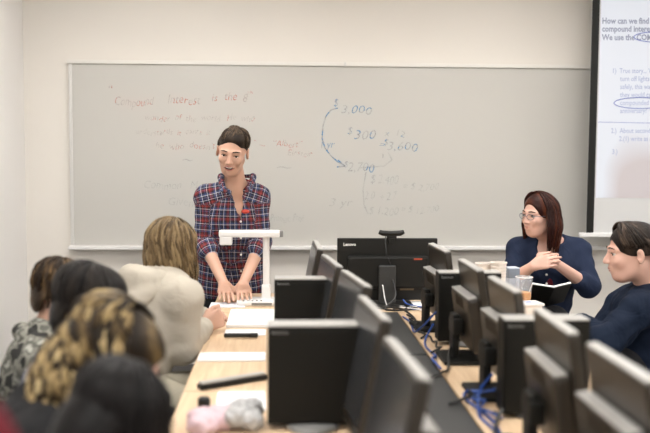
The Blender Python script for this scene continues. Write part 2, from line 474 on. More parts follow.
def ink(name, c, a):
    m = bpy.data.materials.new(name); nt, N, L, b = nodes_of(m); b.inputs['Base Color'].default_value = (*c, 1); setp(b, rough=.5, alpha=a)
    tc = N.new('ShaderNodeTexCoord'); nz = N.new('ShaderNodeTexNoise'); nz.inputs['Scale'].default_value = 22; nz.inputs['Detail'].default_value = 2
    mr = N.new('ShaderNodeMapRange'); mr.inputs[1].default_value = .38; mr.inputs[2].default_value = .6; mr.inputs[3].default_value = a * .55; mr.inputs[4].default_value = min(1, a * 1.35)
    L.new(tc.outputs['Object'], nz.inputs['Vector']); L.new(nz.outputs['Fac'], mr.inputs[0]); L.new(mr.outputs[0], b.inputs['Alpha'])
    return m
red_ink = ink('red_marker', (.72, .13, .07), .42); blue_ink = ink('blue_marker', (.03, .25, .55), .46); blue_faint = ink('faded_blue_marker', (.08, .28, .52), .22)
def write(name, items, m):
    for it in items:
        mb = MB()
        if isinstance(it[0], str):
            txt, px, py, px2, sz = it[:5]
            ang = it[5] if len(it) > 5 else -.5
            w0 = MB().text(txt, sz, Matrix(), shear=.25)
            wd = max(v.x for v in w0.v) - min(v.x for v in w0.v)
            want = P(px2, py, YT).x - P(px, py, YT).x
            mb.text(txt, sz, wallmat(px, py, YT, ang) @ Matrix.Diagonal((want / wd, 1, 1, 1)), shear=.25, jit=.006, offset=-.0012)
        else:
            pts = [P(a, b, YT) for a, b in it]
            for p in pts: p.y = YT
            for a, b in zip(pts, pts[1:]):
                d = (b - a).normalized(); n = V((-d.z, 0, d.x)) * .0035
                k = len(mb.v); mb.v += [a - n, a + n, b + n, b - n]; mb.f.append([k, k + 1, k + 2, k + 3]); mb.m.append(0)
        mb.build(name, m, wb, world=True)
write('handwritten_line', [('“', 107, 97, 111, .11), ('Compound', 114, 106, 153, .083), ('Interest', 167, 104, 200, .083), ('is', 211, 102, 217, .07), ('the  8', 224, 101, 247, .08), ('th', 247, 95, 252, .04),
      ('wonder  of  the  world.  He  who', 144, 121, 254, .058), ('understands  it  earns  it', 135, 135, 210, .055), ('he  who  doesn’t', 155, 149, 215, .06), ('”  —', 253, 148, 264, .07), ('“Albert”', 272, 147, 301, .06), ('Einstein', 287, 156, 312, .055)], red_ink)
write('handwritten_line', [('Common   M', 143, 189, 197, .075), ('Given', 167, 206, 192, .075), ('Prompt: Prof', 270, 222, 304, .07), ('~', 180, 165, 192, .1), ('~', 274, 172, 290, .09), ('$ 2,400', 370, 184, 398, .085), ('2 0  + 2.7', 364, 200, 397, .075), ('= $ 2,700', 402, 190, 438, .06),
      ('3 yr', 328, 207, 352, .075), ('$ 1,200', 368, 215, 398, .075), ('= $ 12,700', 400, 213, 438, .06), [(366, 172), (363, 190), (364, 205), (368, 214)], [(388, 152), (392, 160), (384, 166), (360, 168)]], blue_faint)
arc = [(338, 108), (331, 110), (326, 116), (323, 126), (322, 138), (325, 148), (331, 156), (338, 162), (345, 166)]
write('handwritten_line', [('$', 333, 107, 338, .07), ('3,000', 340, 114, 371, .075), ('$', 347, 135, 352, .07), ('300', 353, 140, 375, .085), ('x  12', 384, 137, 405, .06), ('=', 378, 148, 384, .05), ('$', 383, 146, 388, .06), ('3,600', 386, 151, 417, .08), ('$', 343, 168, 348, .06), ('2,700', 347, 172, 374, .085), ('1 yr', 319, 149, 333, .075),
      arc, [(338, 160), (345, 166), (337, 167)], [(383, 154), (383, 158)]], blue_ink)

# ------------------------------------------------------------------ projection screen
YS = 5.56
sl, sb = P(588.5, 150, YS).x, P(590, 234, YS).z
sw = 2.45; simg_l = P(597, 150, YS).x; simg_b = P(620, 198, YS).z
ps = thing('projection_screen', 'pull-down projection screen with black side border showing a slide, right of the whiteboard', 'screen', (sl + sw / 2, YS, sb))
MB().box((sl + sw / 2, YS + .004, (sb + 2.72) / 2), (sw, .004, 2.72 - sb)).build('screen_fabric', mat('screen_fabric', (.56, .56, .56), .85), ps, world=True)
bw = simg_l - sl - .008
for q in (sl + bw / 2, sl + sw - bw / 2):
    MB().box((q, YS, (sb + 2.72) / 2), (bw, .003, 2.72 - sb)).build('black_border', M['blackm'], ps, world=True, label='black masking border')
MB().box((sl + sw / 2 - .01, YS, sb - .005), (sw + .07, .03, .026), .005).build('weight_bar', M['white'], ps, world=True)
MB().box((sl + sw / 2, YS + .02, 2.75), (sw + .2, .12, .1), .02).build('housing', M['white'], ps, world=True)
def slide_mat():
    m = bpy.data.materials.new('projected_slide'); nt, N, L, b = nodes_of(m); setp(b, rough=.85)
    b.inputs['Base Color'].default_value = (.22, .22, .22, 1)
    tc = N.new('ShaderNodeTexCoord'); mp = N.new('ShaderNodeMapping')
    hx, hz = P(643, 192, YS).x - ps.location.x, P(643, 192, YS).z - ps.location.z
    mp.inputs['Location'].default_value = (-hx * 1.9, 0, -hz * 1.7); mp.inputs['Scale'].default_value = (1.9, 1, 1.7)
    gr = N.new('ShaderNodeTexNoise'); gr.inputs['Scale'].default_value = 2.2; gr.inputs['Detail'].default_value = 1
    ln = N.new('ShaderNodeVectorMath'); ln.operation = 'LENGTH'
    L.new(tc.outputs['Object'], mp.inputs[0]); L.new(mp.outputs[0], ln.inputs[0]); L.new(tc.outputs['Object'], gr.inputs['Vector'])
    ad = N.new('ShaderNodeMath'); ad.operation = 'MULTIPLY_ADD'; ad.inputs[1].default_value = .55; L.new(gr.outputs['Fac'], ad.inputs[0]); L.new(ln.outputs['Value'], ad.inputs[2])
    cr = N.new('ShaderNodeValToRGB'); e = cr.color_ramp.elements
    e[0].position = .60; e[0].color = (.60, .50, .51, 1); e[1].position = .88; e[1].color = (.86, .90, 1, 1)
    L.new(ad.outputs[0], cr.inputs[0]); L.new(cr.outputs[0], b.inputs['Emission Color']); b.inputs['Emission Strength'].default_value = .62
    return m
MB().box(((simg_l + sl + sw - bw) / 2, YS + .0005, (simg_b + 2.6) / 2), (sl + sw - bw - simg_l, .001, 2.6 - simg_b)).build('projected_image', slide_mat(), ps, world=True, label='projected document-camera picture with a hand')
txt_m = mat('slide_text', (.30, .32, .42), .8); txt_l = mat('slide_text_light', (.42, .46, .62), .8)
for t, px, py in (('How can we find the', 602, 23.5), ('compound interest?', 602, 31.5), ('We use the COMPOUND', 602, 40)):
    MB().text(t, .050, wallmat(px, py, YS - .004, -.6) @ Matrix.Diagonal((.86, 1, 1, 1)), offset=.0015).build('slide_heading', txt_m, ps, world=True)
for t, px, py in (('1)  True story... We', 612, 73), ('turn off lights from', 620, 81), ('safely, this was', 620, 89), ('they would call it', 620, 97), ('compounded a', 620, 105), ('anniversary?', 620, 113), ('2.)  About seconds', 611, 133), ('2.(1) write as a', 619, 141), ('3.)', 612, 154)):
    MB().text(t, .043, wallmat(px, py, YS - .004, -.6) @ Matrix.Diagonal((.80, 1, 1, 1)), offset=.0006).build('slide_text_line', txt_l, ps, world=True)
pb = mat('pen_blue', (.12, .16, .45), .7)
for cx, cy, a, b in ((640, 103, 26, 5.5), (655, 37, 21, 5)):
    MB().tube([P(cx + a * math.cos(t), cy + b * math.sin(t), YS - .004) for t in np.linspace(0, 2 * PI, 40)], .003, 4).build('pen_circle', pb, ps, world=True)
MB().tube([P(x, 122 + .02 * (x - 598), YS - .004) for x in (598, 630, 660)], .0018, 4).build('ruled_line', pb, ps, world=True)

# ------------------------------------------------------------------ tables
TZ = .73
def table(label, xa, xb, ya, yb, grp):
    t = thing('table', label, 'table', ((xa + xb) / 2, (ya + yb) / 2, 0), group=grp)
    w, d = xb - xa, yb - ya
    tp = MB().box((0, 0, TZ - .014), (w, d, .028), .003).build('tabletop', M['wood'], t)
    e = MB()
    for s in (-1, 1):
        e.box((s * (w / 2 - .0005), 0, TZ - .015), (.004, d, .024)); e.box((0, s * (d / 2 - .0005), TZ - .015), (w, .004, .024))
    e.build('edge_band', M['edge'], tp)
    MB().box((0, 0, TZ - .055), (w - .12, .03, .05)).build('rail', M['grey'], t)
    for sx in (-1, 1):
        for sy in (-1, 1):
            MB().tube([(sx * (w / 2 - .06), sy * (d / 2 - .08), 0), (sx * (w / 2 - .06), sy * (d / 2 - .08), TZ - .028)], .02, 10).build('leg', M['grey'], t, smooth=False)
TLX = -.312; g = 'maple laminate computer tables'
table('maple computer table under the big black PC, left row, nearest the camera', TLX, .415, 1.45, 2.85, g)
table('maple computer table in the left row, reaching the front desk', TLX, .415, 2.855, 4.24, g)
table('maple computer table in the right row, nearest the camera', .56, 1.24, 1.2, 2.62, g)
table('maple computer table in the right row with cups, reaching the front desk', .56, 1.24, 2.625, 4.24, g)
table('front maple desk crosswise below the whiteboard with the white document camera', -.335, 1.12, 4.245, 4.83, None)
for i, (ya, yb, w_) in enumerate(((1.2, 2.25, 'nearest'), (2.26, 3.3, 'middle'), (3.31, 4.2, 'farthest'))):
    t = thing('cable_trough', 'dark grey covered cable trough between the two table rows, %s piece' % w_, 'cable trough', (.487, (ya + yb) / 2, 0), group='cable trough pieces between the tables')
    d = yb - ya
    MB().box((0, 0, .70), (.128, d, .06), .006).build('body', M['tray'], t)
    MB().box((0, 0, .736), (.118, d - .02, .012), .004).build('lid', M['tray'], t)
    for s in (-1, 1):
        MB().box((0, s * (d / 2 - .1), .335), (.06, .04, .67)).build('foot', M['grey'], t)

# ------------------------------------------------------------------ monitors
def make_monitor(label, deg=8):
    t = thing('monitor', label, 'monitor')
    pw = .375 if deg > 8 else .335
    tilt = Matrix.Rotation(R(-deg), 3, 'X'); c = V((0, -.020 - (deg - 8) * .0027, .196))
    MB().box(c, (pw, .028, .315), .006, tilt).build('bezel', M['bezel'], t)
    MB().box(c + tilt @ V((0, 0, .1585)), (pw - .01, .024, .007), .002, tilt).build('top_sheen', M['sheen_lid'], t, label='top edge with its reflected light painted light grey')  # strip painted grey to imitate light reflecting off the black top edge
    MB().box(c + tilt @ V((0, -.0145, .008)), (pw - .03, .002, .276), 0, tilt).build('screen', M['screen'], t)
    h = MB(); h.box(c + tilt @ V((0, .034, -.040)), (pw - .025, .044, .20), .014, tilt)
    for k in range(7):
        h.box(c + tilt @ V((-.06 + .02 * k, .057, .03)), (.004, .002, .04), 0, tilt)
    hb = h.build('back_housing', M['bezel'], t)
    MB().box(c + tilt @ V((0, .036, .0605)), (pw - .045, .034, .006), .002, tilt).build('top_sheen', M['sheen_lid'], hb)  # same painted reflection along the top of the back housing
    st = MB(); st.box((0, .056, .09), (.07, .026, .17), .008); st.box((0, .05, .13), (.10, .04, .06), .01); st.build('stand', M['blackm'], t)
    MB().box((0, .035, .008), (.20, .15, .016), .006).build('base', M['blackm'], t)
    return t
mons = {False: make_monitor('x', 11), True: make_monitor('x', 8)}
def put_mon(x, y, rz, label, used=set()):
    k = rz > 0; o = copy_tree(mons[k]) if k in used else mons[k]
    used.add(k)
    o.location = (x, y, TZ); o.rotation_euler = (0, 0, R(rz)); o['label'] = label; o['group'] = 'monitors standing on the table rows'
    return o
for a in ((.158, 3.97, -89, 'thin black monitor at the far end of the left row, beside the big rear-facing monitor'), (.188, 3.40, -84, 'black monitor in the left row just beyond the farther black PC box'),
          (.240, 2.93, -82.5, 'grey-faced black monitor in the left row between the two PC boxes'), (.243, 2.38, -85.5, 'black monitor touching the right side of the nearest big black PC box'),
          (.250, 1.80, -86.5, 'black monitor at bottom centre, nearest of the left row'),
          (.682, 3.86, 93, 'black monitor seen from behind at the far end of the right row'), (.695, 3.27, 90.5, 'black monitor in the right row in front of the farther PC box'),
          (.701, 2.79, 91, 'black monitor in the right row just beyond the nearer PC box, before the white tub'), (.677, 2.18, 88, 'black monitor in the right row before the navy-hooded person'), (.677, 1.75, 90, 'black monitor at the lower right corner, nearest of the right row')):
    put_mon(*a)

# small PC boxes stood on edge
def pc_box(x, y, label):
    t = thing('desktop_computer', label, 'computer', (x, y, TZ), group='small black PC boxes standing on edge')
    c = MB().box((0, 0, .152), (.25, .082, .272), .005).build('case', M['pcblack'], t)
    MB().box((0, 0, .2895), (.246, .080, .005), .0015).build('case_top_sheen', M['sheen_lid'], t, label='case top with reflected light painted in light grey')  # grey slab stands for light reflected on the black case top
    MB().box((0, -.0415, .150), (.235, .002, .25), .001).build('side_panel', M['pcblack'], t)
    s = MB(); s.lathe([(0, 0), (.075, 0), (.078, .006), (.07, .014), (.03, .018), (0, .018)], 24, (0, 0, 0), cap=False, mx=Matrix.Diagonal((1, 1.15, 1)).to_3x3()); s.build('foot', M['grey'], t, smooth=True)
    MB().text('lenovo', .017, Matrix.Translation((-.115, -.0428, .268)) @ Matrix.Rotation(R(90), 4, 'X')).build('logo', M['grey'], t)
    b = MB()
    for k in range(9): b.box((.1255, 0, .06 + k * .022), (.002, .055, .008))
    b.build('vents', M['blackm'], t)
pc_box(.087, 2.48, 'big black PC box at bottom centre on the left table, nearest to the camera')
pc_box(.098, 3.38, 'black PC box farther along the left table, behind the nearest one')
pc_box(.745, 3.55, 'black PC box on the right table farther from the camera')
pc_box(.760, 2.56, 'black PC box on the right table at the lower right, nearer the camera')

# big rear-facing monitor
mc = PZ(387, 300, TZ + .02); Yb = 4.50
xl, xr = P(337, 262, Yb).x, P(437, 262, Yb).x; xm = (xl + xr) / 2; zt_ = P(387, 238, Yb).z; W_ = xr - xl; H_ = W_ * .62; zm = zt_ - H_ / 2
t = thing('monitor', 'large black widescreen monitor seen from behind with a webcam on top, on the front desk', 'monitor', (xm, Yb, TZ))
o = (-xm, -Yb, -TZ)
L_ = lambda x, y, z: V((x - 0, y, z - TZ))
zc = zm - TZ
MB().box((0, 0, zc), (W_, .022, H_), .005).build('panel', M['black'], t)
MB().box((0, .0115, zc), (W_ - .03, .002, H_ - .03)).build('screen', M['screen'], t)
MB().box((0, -.026, zc - .012), (W_ * .80, .032, H_ * .52), .012).build('back_housing', M['blackm'], t)
st = MB(); st.box((-.005, -.055, .10), (.085, .025, .2), .006); st.box((-.005, -.0685, .11), (.006, .002, .07)); st.build('stand', M['tray'], t)
MB().box((0, -.03, .007), (.24, .20, .014), .006).build('base', M['blackm'], t)
MB().text('Lenovo', .021, Matrix.Translation((-W_ / 2 + .03, -.0125, zc + H_ / 2 - .038)) @ Matrix.Rotation(R(90), 4, 'X'), offset=.0008).build('logo', M['logo'], t, label='silver wordmark')
mb = MB(); mb.box((.15, -.0425, zc + .055), (.042, .002, .008)); mb.build('red_badge', M['orange'], t, label='small red badge')
MB().box((.10, -.012, zc - .095), (.07, .003, .022)).build('rating_label', mat('label_tan', (.22, .15, .08), .6, var=.5, vscale=150), t)
# webcam
cz = zt_ - TZ
w = thing('webcam', 'black curved webcam clipped on top of the large rear-facing monitor', 'webcam', (xm + .02, Yb, zt_ + .001))
mb = MB(); mb.tube([(-.062, 0, .030), (-.045, -.004, .024), (0, -.006, .021), (.045, -.004, .024), (.062, 0, .030)], [.011, .014, .015, .014, .011], 10); mb.build('body', M['black'], w, smooth=True)
mb = MB(); mb.box((0, -.012, .003), (.05, .012, .022), .003); mb.box((0, -.017, -.016), (.03, .005, .03), .002); mb.build('clip', M['blackm'], w)
MB().lathe([(0, 0), (.009, 0), (.009, .006), (0, .006)], 14, (0, .008, .021), cap=False, mx=Matrix.Rotation(R(-90), 3, 'X')).build('lens', M['lens'], w)
MB().tube([(-.03, -.012, .012), (-.033, -.022, -.02), (-.028, -.05, -.08), (-.012, -.052, -.12), (0, -.05, -.15)], .0025, 6).build('cord', M['blkcable'], w, smooth=True)

# ------------------------------------------------------------------ document camera
Yd = 4.50
bx = P(266, 304, Yd - .02)
dcx = bx.x
t = thing('document_camera', 'white document camera with a tall arm on the front desk before the plaid-shirted person', 'document camera', (dcx, Yd, TZ))
cz = P(267, 236, Yd).z - TZ
MB().box((-.045, -.01, .013), (.20, .15, .026), .008).build('base', M['white'], t)
mb = MB()
for k in range(5): mb.ball((-.11 + .022 * k, -.075, .027), (.006, .006, .004), 8)
mb.box((-.02, -.086, .012), (.10, .002, .012), 0); mb.build('buttons', M['grey'], t)
mb = MB(); mb.box((0, .02, .055), (.045, .055, .08), .01); mb.tube([(0, .02, .03), (0, .02, cz + .01)], .0165, 16); mb.build('column', M['white'], t, smooth=False)
mb = MB(); ax_ = P(219, 232, Yd).x - dcx; bx_ = P(280, 232, Yd).x - dcx
mb.box(((ax_ + bx_) / 2, .0, cz + .012), (bx_ - ax_, .06, .035), .010); mb.build('arm', M['white'], t)
MB().box((ax_ + .035, -.0, cz - .022), (.062, .055, .045), .008).build('camera_head', M['white'], t)
MB().lathe([(0, 0), (.018, 0), (.018, .006), (0, .006)], 16, (ax_ + .035, 0, cz - .05), cap=False).build('lens', M['lens'], t)
MB().box((bx_ + .006, 0, cz + .012), (.022, .05, .032), .006).build('end_cap', M['grey'], t, label='grey end cap')
MB().tube([(0, .045, .03), (0, .048, cz * .5), (0, .04, cz)], .003, 6).build('cord', M['white'], t)

# ------------------------------------------------------------------ papers and small things
def sheet(x0_, y0_, x1_, y1_, label, z=TZ, m=None, rz=0, name='paper', cat='paper', curl=.0, th=.002, group='papers on the left table'):
    """sheet lying flat; pixel corners near-left and far-right"""
    a = PZ(x0_, y1_, z); b = PZ(x1_, y0_, z)
    w, d = abs(b.x - a.x), abs(b.y - a.y); cx, cy = (a.x + b.x) / 2, (a.y + b.y) / 2
    n = 8; mb = MB(); vs = []; fs = []
    for s in (0, 1):
        for i in range(n + 1):
            for j in range(n + 1):
                u, v = i / n - .5, j / n - .5
                vs.append((u * w, v * d, .0015 + s * th + curl * (max(0, u - .2) ** 2) * 8))
    q = (n + 1) ** 2
    for i in range(n):
        for j in range(n):
            k = i * (n + 1) + j; fs.append([k, k + 1, k + n + 2, k + n + 1]); fs.append([q + k, q + k + n + 1, q + k + n + 2, q + k + 1])
    bd = [i * (n + 1) for i in range(n + 1)] + [n * (n + 1) + j for j in range(1, n + 1)] + [i * (n + 1) + n for i in range(n - 1, -1, -1)] + [j for j in range(n - 1, 0, -1)]
    for i in range(len(bd)):
        a_, b_ = bd[i], bd[(i + 1) % len(bd)]; fs.append([a_, b_, b_ + q, a_ + q])
    mb.add(vs, fs)
    ob = mb.build(name, m or M['paper'], smooth=False); ob.location = (cx, cy, z); ob.rotation_euler = (0, 0, R(rz))
    return setprops(ob, label, cat, group)
sheet(226, 312, 276, 328, 'white open booklet on the left table in front of the document camera', th=.012)
sheet(224, 330, 266, 336, 'white sheet with a black marker on its near edge, left table')
sheet(197, 354, 266, 362, 'long white paper lying across the left table beside the big black PC box', th=.006)
sheet(214, 392, 266, 412, 'blurred white paper at the bottom of the picture left of the big PC box', rz=2)
sheet(226, 397, 262, 406, 'bluish printed handout lying on the blurred white paper', z=TZ + .004, m=M['paperink'], rz=-3)
sheet(400, 303, 428, 308, 'white paper under the large rear-facing monitor on the front desk', z=TZ, th=.008, group=None)
sheet(209, 303, 246, 308, 'printed handout under the hands of the plaid-shirted person', z=TZ, m=M['paperink'], group=None)
def marker(name, a, b, r, m, label, cat, cap_m=None):
    c = (a + b) / 2
    t = thing(name, label, cat, (c.x, c.y, TZ)); d = b - a; d.z = 0; h = d.length / 2
    t.rotation_euler = (0, 0, math.atan2(d.y, d.x))
    z = a.z - TZ
    MB().tube([(-h, 0, z + r), (-h + .004, 0, z + r), (h * .5, 0, z + r)], [r * .7, r, r], 12).build('barrel', m, t, smooth=True)
    MB().tube([(h * .5, 0, z + r), (h - .004, 0, z + r), (h, 0, z + r)], [r * 1.1, r * 1.1, r * .8], 12).build('cap', cap_m or M['black'], t, smooth=True)
marker('marker_pen', PZ(224, 337.5, TZ + .004), PZ(258, 337.5, TZ + .004), .009, M['black'], 'black marker lying along the edge of a white sheet on the left table', 'pen')
# dark pencil case with grey top
a, b = PZ(199, 390, TZ), PZ(265, 379, TZ); d = b - a
t = thing('pencil_case', 'long dark pencil case with a grey top lying slantwise on the left table', 'pencil case', tuple((a + b) / 2), math.atan2(d.y, d.x))
MB().box((0, 0, .010), (d.length, .035, .018), .006).build('body', M['black'], t)
MB().box((0, 0, .022), (d.length - .01, .028, .008), .003).build('lid', M['sheen_lid'], t, label='grey lid')
# cluster at the bottom: pink pouch, crumpled grey net ball, dark cap
pc = PZ(212, 431, TZ)
fl = Field(); 
for k in range(7):
    random.seed(k); fl.ell((pc.x + random.uniform(-.045, .045), pc.y + random.uniform(-.05, .05), TZ + .028), (.04, .04, .026), k=.02)
o = fl.obj('pouch', M['pink'], None, .006, wrinkle=.004, wf=90); setprops(o, 'soft pale pink pouch at the bottom of the picture on the left table', 'pouch')
pc = PZ(243, 427, TZ)
fl = Field()
for k in range(10):
    random.seed(k + 20); fl.ell((pc.x + random.uniform(-.03, .03), pc.y + random.uniform(-.04, .04), TZ + .033 + random.uniform(-.005, .012)), (.03, .035, .028), k=.006)
o = fl.obj('crumpled_wrapper', mat('grey_wrapper', (.38, .38, .38), .4, var=.4, vscale=60), None, .004, wrinkle=.003, wf=160); setprops(o, 'crumpled grey plastic wrapper beside the pink pouch', 'wrapper')
pc = PZ(204, 409, TZ)
o = MB().lathe([(0, 0), (.018, 0), (.019, .03), (.014, .036), (0, .036)], 18, cap=False).build('bottle_cap', M['black'], smooth=True); o.location = (pc.x, pc.y, TZ); setprops(o, 'small black bottle cap behind the pink pouch', 'cap')

# cups and tubs on the right
def lathe_thing(name, px, Y, prof, m, label, cat, sides=28):
    x = P(px, 270, Y).x
    t = thing(name, label, cat, (x, Y, TZ))
    MB().lathe(prof, sides, cap=False).build('body', m, t, smooth=True)
    return t
for px, Y, h, r in ((484, 4.16, P(484, 263, 4.16).z - TZ, .040), (498.5, 4.10, P(498, 262, 4.10).z - TZ, .036)):
    t = thing('cup_stack', 'stack of white paper cups on the right table, %s' % ('left one of two' if px < 490 else 'right one, beside the blue-grey carton'), 'paper cups', (P(px, 270, Y).x, Y, TZ), group='paper cup stacks')
    MB().lathe([(0, 0), (r * .72, 0), (r, h - .006), (r + .003, h - .006), (r + .003, h), (r - .003, h), (r * .7, .02), (0, .02)], 28, cap=False).build('cup', M['cup'], t, smooth=False)
    b = MB()
    for k in range(4): z = h - .02 - .014 * k; b.lathe([(r * (.72 + .28 * z / h) + .0005, z - .002), (r * (.72 + .28 * z / h) + .003, z), (r * (.72 + .28 * z / h) + .0005, z + .002)], 28, cap=False)
    b.build('rims', M['cup'], t)
xx = P(512, 280, 4.22); t = thing('carton', 'small blue-grey carton beside the paper cups on the right table', 'carton', (xx.x, 4.22, TZ), .2)
hh = P(512, 267, 4.22).z - TZ
MB().box((0, 0, hh / 2), (.055, .05, hh), .003).build('box', mat('pale_blue_card', (.50, .56, .66), .5), t); MB().box((0, 0, hh - .028), (.056, .051, .045), .002).build('band', M['bluegrey'], t, label='dark blue-grey band')
t = thing('juice_cup', 'clear plastic cup of orange juice beside the blue-grey carton', 'cup', (P(524, 280, 4.12).x, 4.12, TZ))
h = P(521, 277, 4.12).z - TZ
MB().lathe([(0, .001), (.028, .001), (.040, h), (.0385, h), (.027, .004), (0, .004)], 28, cap=False).build('cup_wall', M['clear'], t, smooth=True)
MB().lathe([(0, .005), (.0265, .005), (.034, h * .62), (0, h * .62)], 28, cap=False).build('juice', M['juice'], t, smooth=False)
MB().lathe([(.0385, h - .002), (.042, h), (.0385, h + .003)], 28, cap=False).build('rim', M['white'], t)
t = thing('food_tub', 'square white food tub nearest the camera among the cups on the right table', 'tub', (P(530, 315, 3.9).x, 3.9, TZ), .15)
h = P(530, 302, 3.9).z - TZ
MB().box((0, 0, (h - .01) / 2), (.085, .085, h - .01), .012).build('container', M['cup'], t); MB().box((0, 0, h - .006), (.095, .095, .012), .005).build('lid', M['white'], t)
mb = MB().box((-.01, 0, h + .0005), (.03, .02, .001)); mb.build('lid_mark', mat('blue_print', (.08, .15, .4), .5), t)
sheet(536, 318, 556, 327, 'blue-white notepad beside the white food tub', z=TZ, m=M['paperink'], group=None)

# cables
def cable(pts, r, m, label, grp):
    P_ = [V(p) for p in pts]; out = []
    for i in range(len(P_) - 1):
        p0, p1, p2, p3 = P_[max(i - 1, 0)], P_[i], P_[i + 1], P_[min(i + 2, len(P_) - 1)]
        for k in range(8):
            t_ = k / 8; out.append(.5 * ((2 * p1) + (p2 - p0) * t_ + (2 * p0 - 5 * p1 + 4 * p2 - p3) * t_ ** 2 + (3 * p1 - p0 - 3 * p2 + p3) * t_ ** 3))
    out.append(P_[-1])
    setprops(MB().tube(out, r, 7).build('cable', m, world=True, smooth=True), label, 'cable', grp)
zc = TZ + .006
gb, gk = 'blue network cables between the tables', 'black power cables between the tables'
cable([(.62, 3.62, zc + .06), (.585, 3.6, zc), (.565, 3.45, zc), (.575, 3.3, zc), (.545, 3.2, TZ + .02), (.55, 3.05, TZ + .02)], .0045, M['bluecable'], 'blue cable curling off the left edge of the farther right-hand PC box', gb)
cable([(.63, 2.63, zc + .10), (.60, 2.66, zc + .04), (.575, 2.55, zc), (.585, 2.4, zc), (.57, 2.25, zc), (.58, 2.0, zc)], .0045, M['bluecable'], 'blue cable running down beside the nearer right-hand PC box', gb)
cable([(.63, 2.6, zc + .06), (.61, 2.72, zc + .02), (.59, 2.8, zc), (.57, 2.72, zc), (.6, 2.5, zc), (.59, 2.3, zc), (.6, 2.1, zc)], .0045, M['bluecable'], 'blue cable looped on the table edge by the nearer right-hand PC box', gb)
cable([(.62, 3.56, zc + .12), (.575, 3.62, zc + .05), (.56, 3.75, zc), (.575, 3.95, zc), (.56, 4.1, zc)], .004, M['bluecable'], 'blue cable reaching from the farther right-hand PC box towards the front desk', gb)
cable([(.64, 3.3, zc + .05), (.61, 3.22, zc + .03), (.585, 3.1, zc), (.545, 3.0, TZ + .02), (.50, 2.94, TZ + .019)], .005, M['blkcable'], 'black cable from the monitor stand to the trough, before the farther right-hand PC box', gk)
cable([(.65, 2.72, zc + .04), (.62, 2.78, zc), (.58, 2.74, zc), (.545, 2.66, TZ + .02), (.50, 2.62, TZ + .019)], .005, M['blkcable'], 'black cable crossing the bare table edge before the nearer right-hand PC box', gk)
cable([(.55, 4.44, zc + .13), (.56, 4.38, zc + .05), (.50, 4.3, zc), (.58, 4.27, zc), (.66, 4.33, zc), (.60, 4.36, zc), (.54, 4.30, zc)], .004, M['blkcable'], 'black cable coiled under the large rear-facing monitor', gk)
cable([(.50, 4.42, zc + .10), (.52, 4.36, zc), (.58, 4.32, zc + .005), (.66, 4.27, zc + .004), (.70, 4.20, zc)], .003, M['white'], 'thin white cable under the large rear-facing monitor', None)
cable([(.40, 4.40, zc), (.46, 4.34, zc), (.56, 4.26, zc + .012), (.60, 4.05, zc + .008), (.59, 3.85, zc + .004)], .005, M['blkcable'], 'black cable lying from the front desk onto the right table', gk)
cable([(.63, 2.5, zc + .03), (.60, 2.45, zc), (.575, 2.3, zc), (.60, 2.15, zc), (.575, 2.0, zc)], .006, M['blkcable'], 'black cable beside the blue ones below the nearer right-hand PC box', gk)

cable([(.43, 4.40, zc), (.50, 4.36, zc + .006), (.57, 4.40, zc), (.62, 4.33, zc + .006), (.56, 4.27, zc), (.47, 4.30, zc + .004)], .0035, M['blkcable'], 'thin black cable looped on the front desk under the large monitor', gk)
cable([(.60, 4.40, zc + .03), (.62, 4.38, zc + .01), (.68, 4.36, zc), (.74, 4.30, zc), (.70, 4.26, zc + .004), (.62, 4.30, zc)], .004, M['bluecable'], 'blue cable looped on the front desk at the right of the large monitor', gb)
cable([(.655, 3.86, zc + .05), (.62, 3.92, zc), (.585, 3.88, zc), (.575, 3.78, zc), (.60, 3.70, zc), (.57, 3.62, zc)], .0045, M['blkcable'], 'black cable below the farthest monitor of the right row', gk)
cable([(.65, 2.18, zc + .05), (.61, 2.26, zc), (.58, 2.20, zc), (.575, 2.05, zc), (.60, 1.9, zc)], .005, M['blkcable'], 'black cable beside the stand of the second-nearest right-hand monitor', gk)

for k, (x_, y_, m_, l_) in enumerate(((.585, 3.5, 'blkcable', 'black cable tangled at the foot of the farther right-hand PC box'), (.60, 2.42, 'blkcable', 'black cable tangled with the blue ones below the nearer right-hand PC box'), (.59, 3.98, 'blkcable', 'black cable zigzagging at the far end of the right table'), (.60, 2.66, 'bluecable', 'blue cable bunched at the back edge of the nearer right-hand PC box'))):
    rn = random.Random(k + 5)
    cable([(x_ + rn.uniform(-.022, .03), y_ + .14 - .05 * q, zc + .004 + .010 * (q % 2)) for q in range(7)], .0042, M[m_], l_, gb if m_ == 'bluecable' else gk)
# ------------------------------------------------------------------ people
def rotm(yaw, pitch=0, roll=0):
    """local -Y is the facing direction; yaw 0 faces the camera, pitch>0 looks down, roll tilts sideways"""
    return (Matrix.Rotation(R(yaw), 3, 'Z') @ Matrix.Rotation(R(pitch), 3, 'X') @ Matrix.Rotation(R(roll), 3, 'Y'))

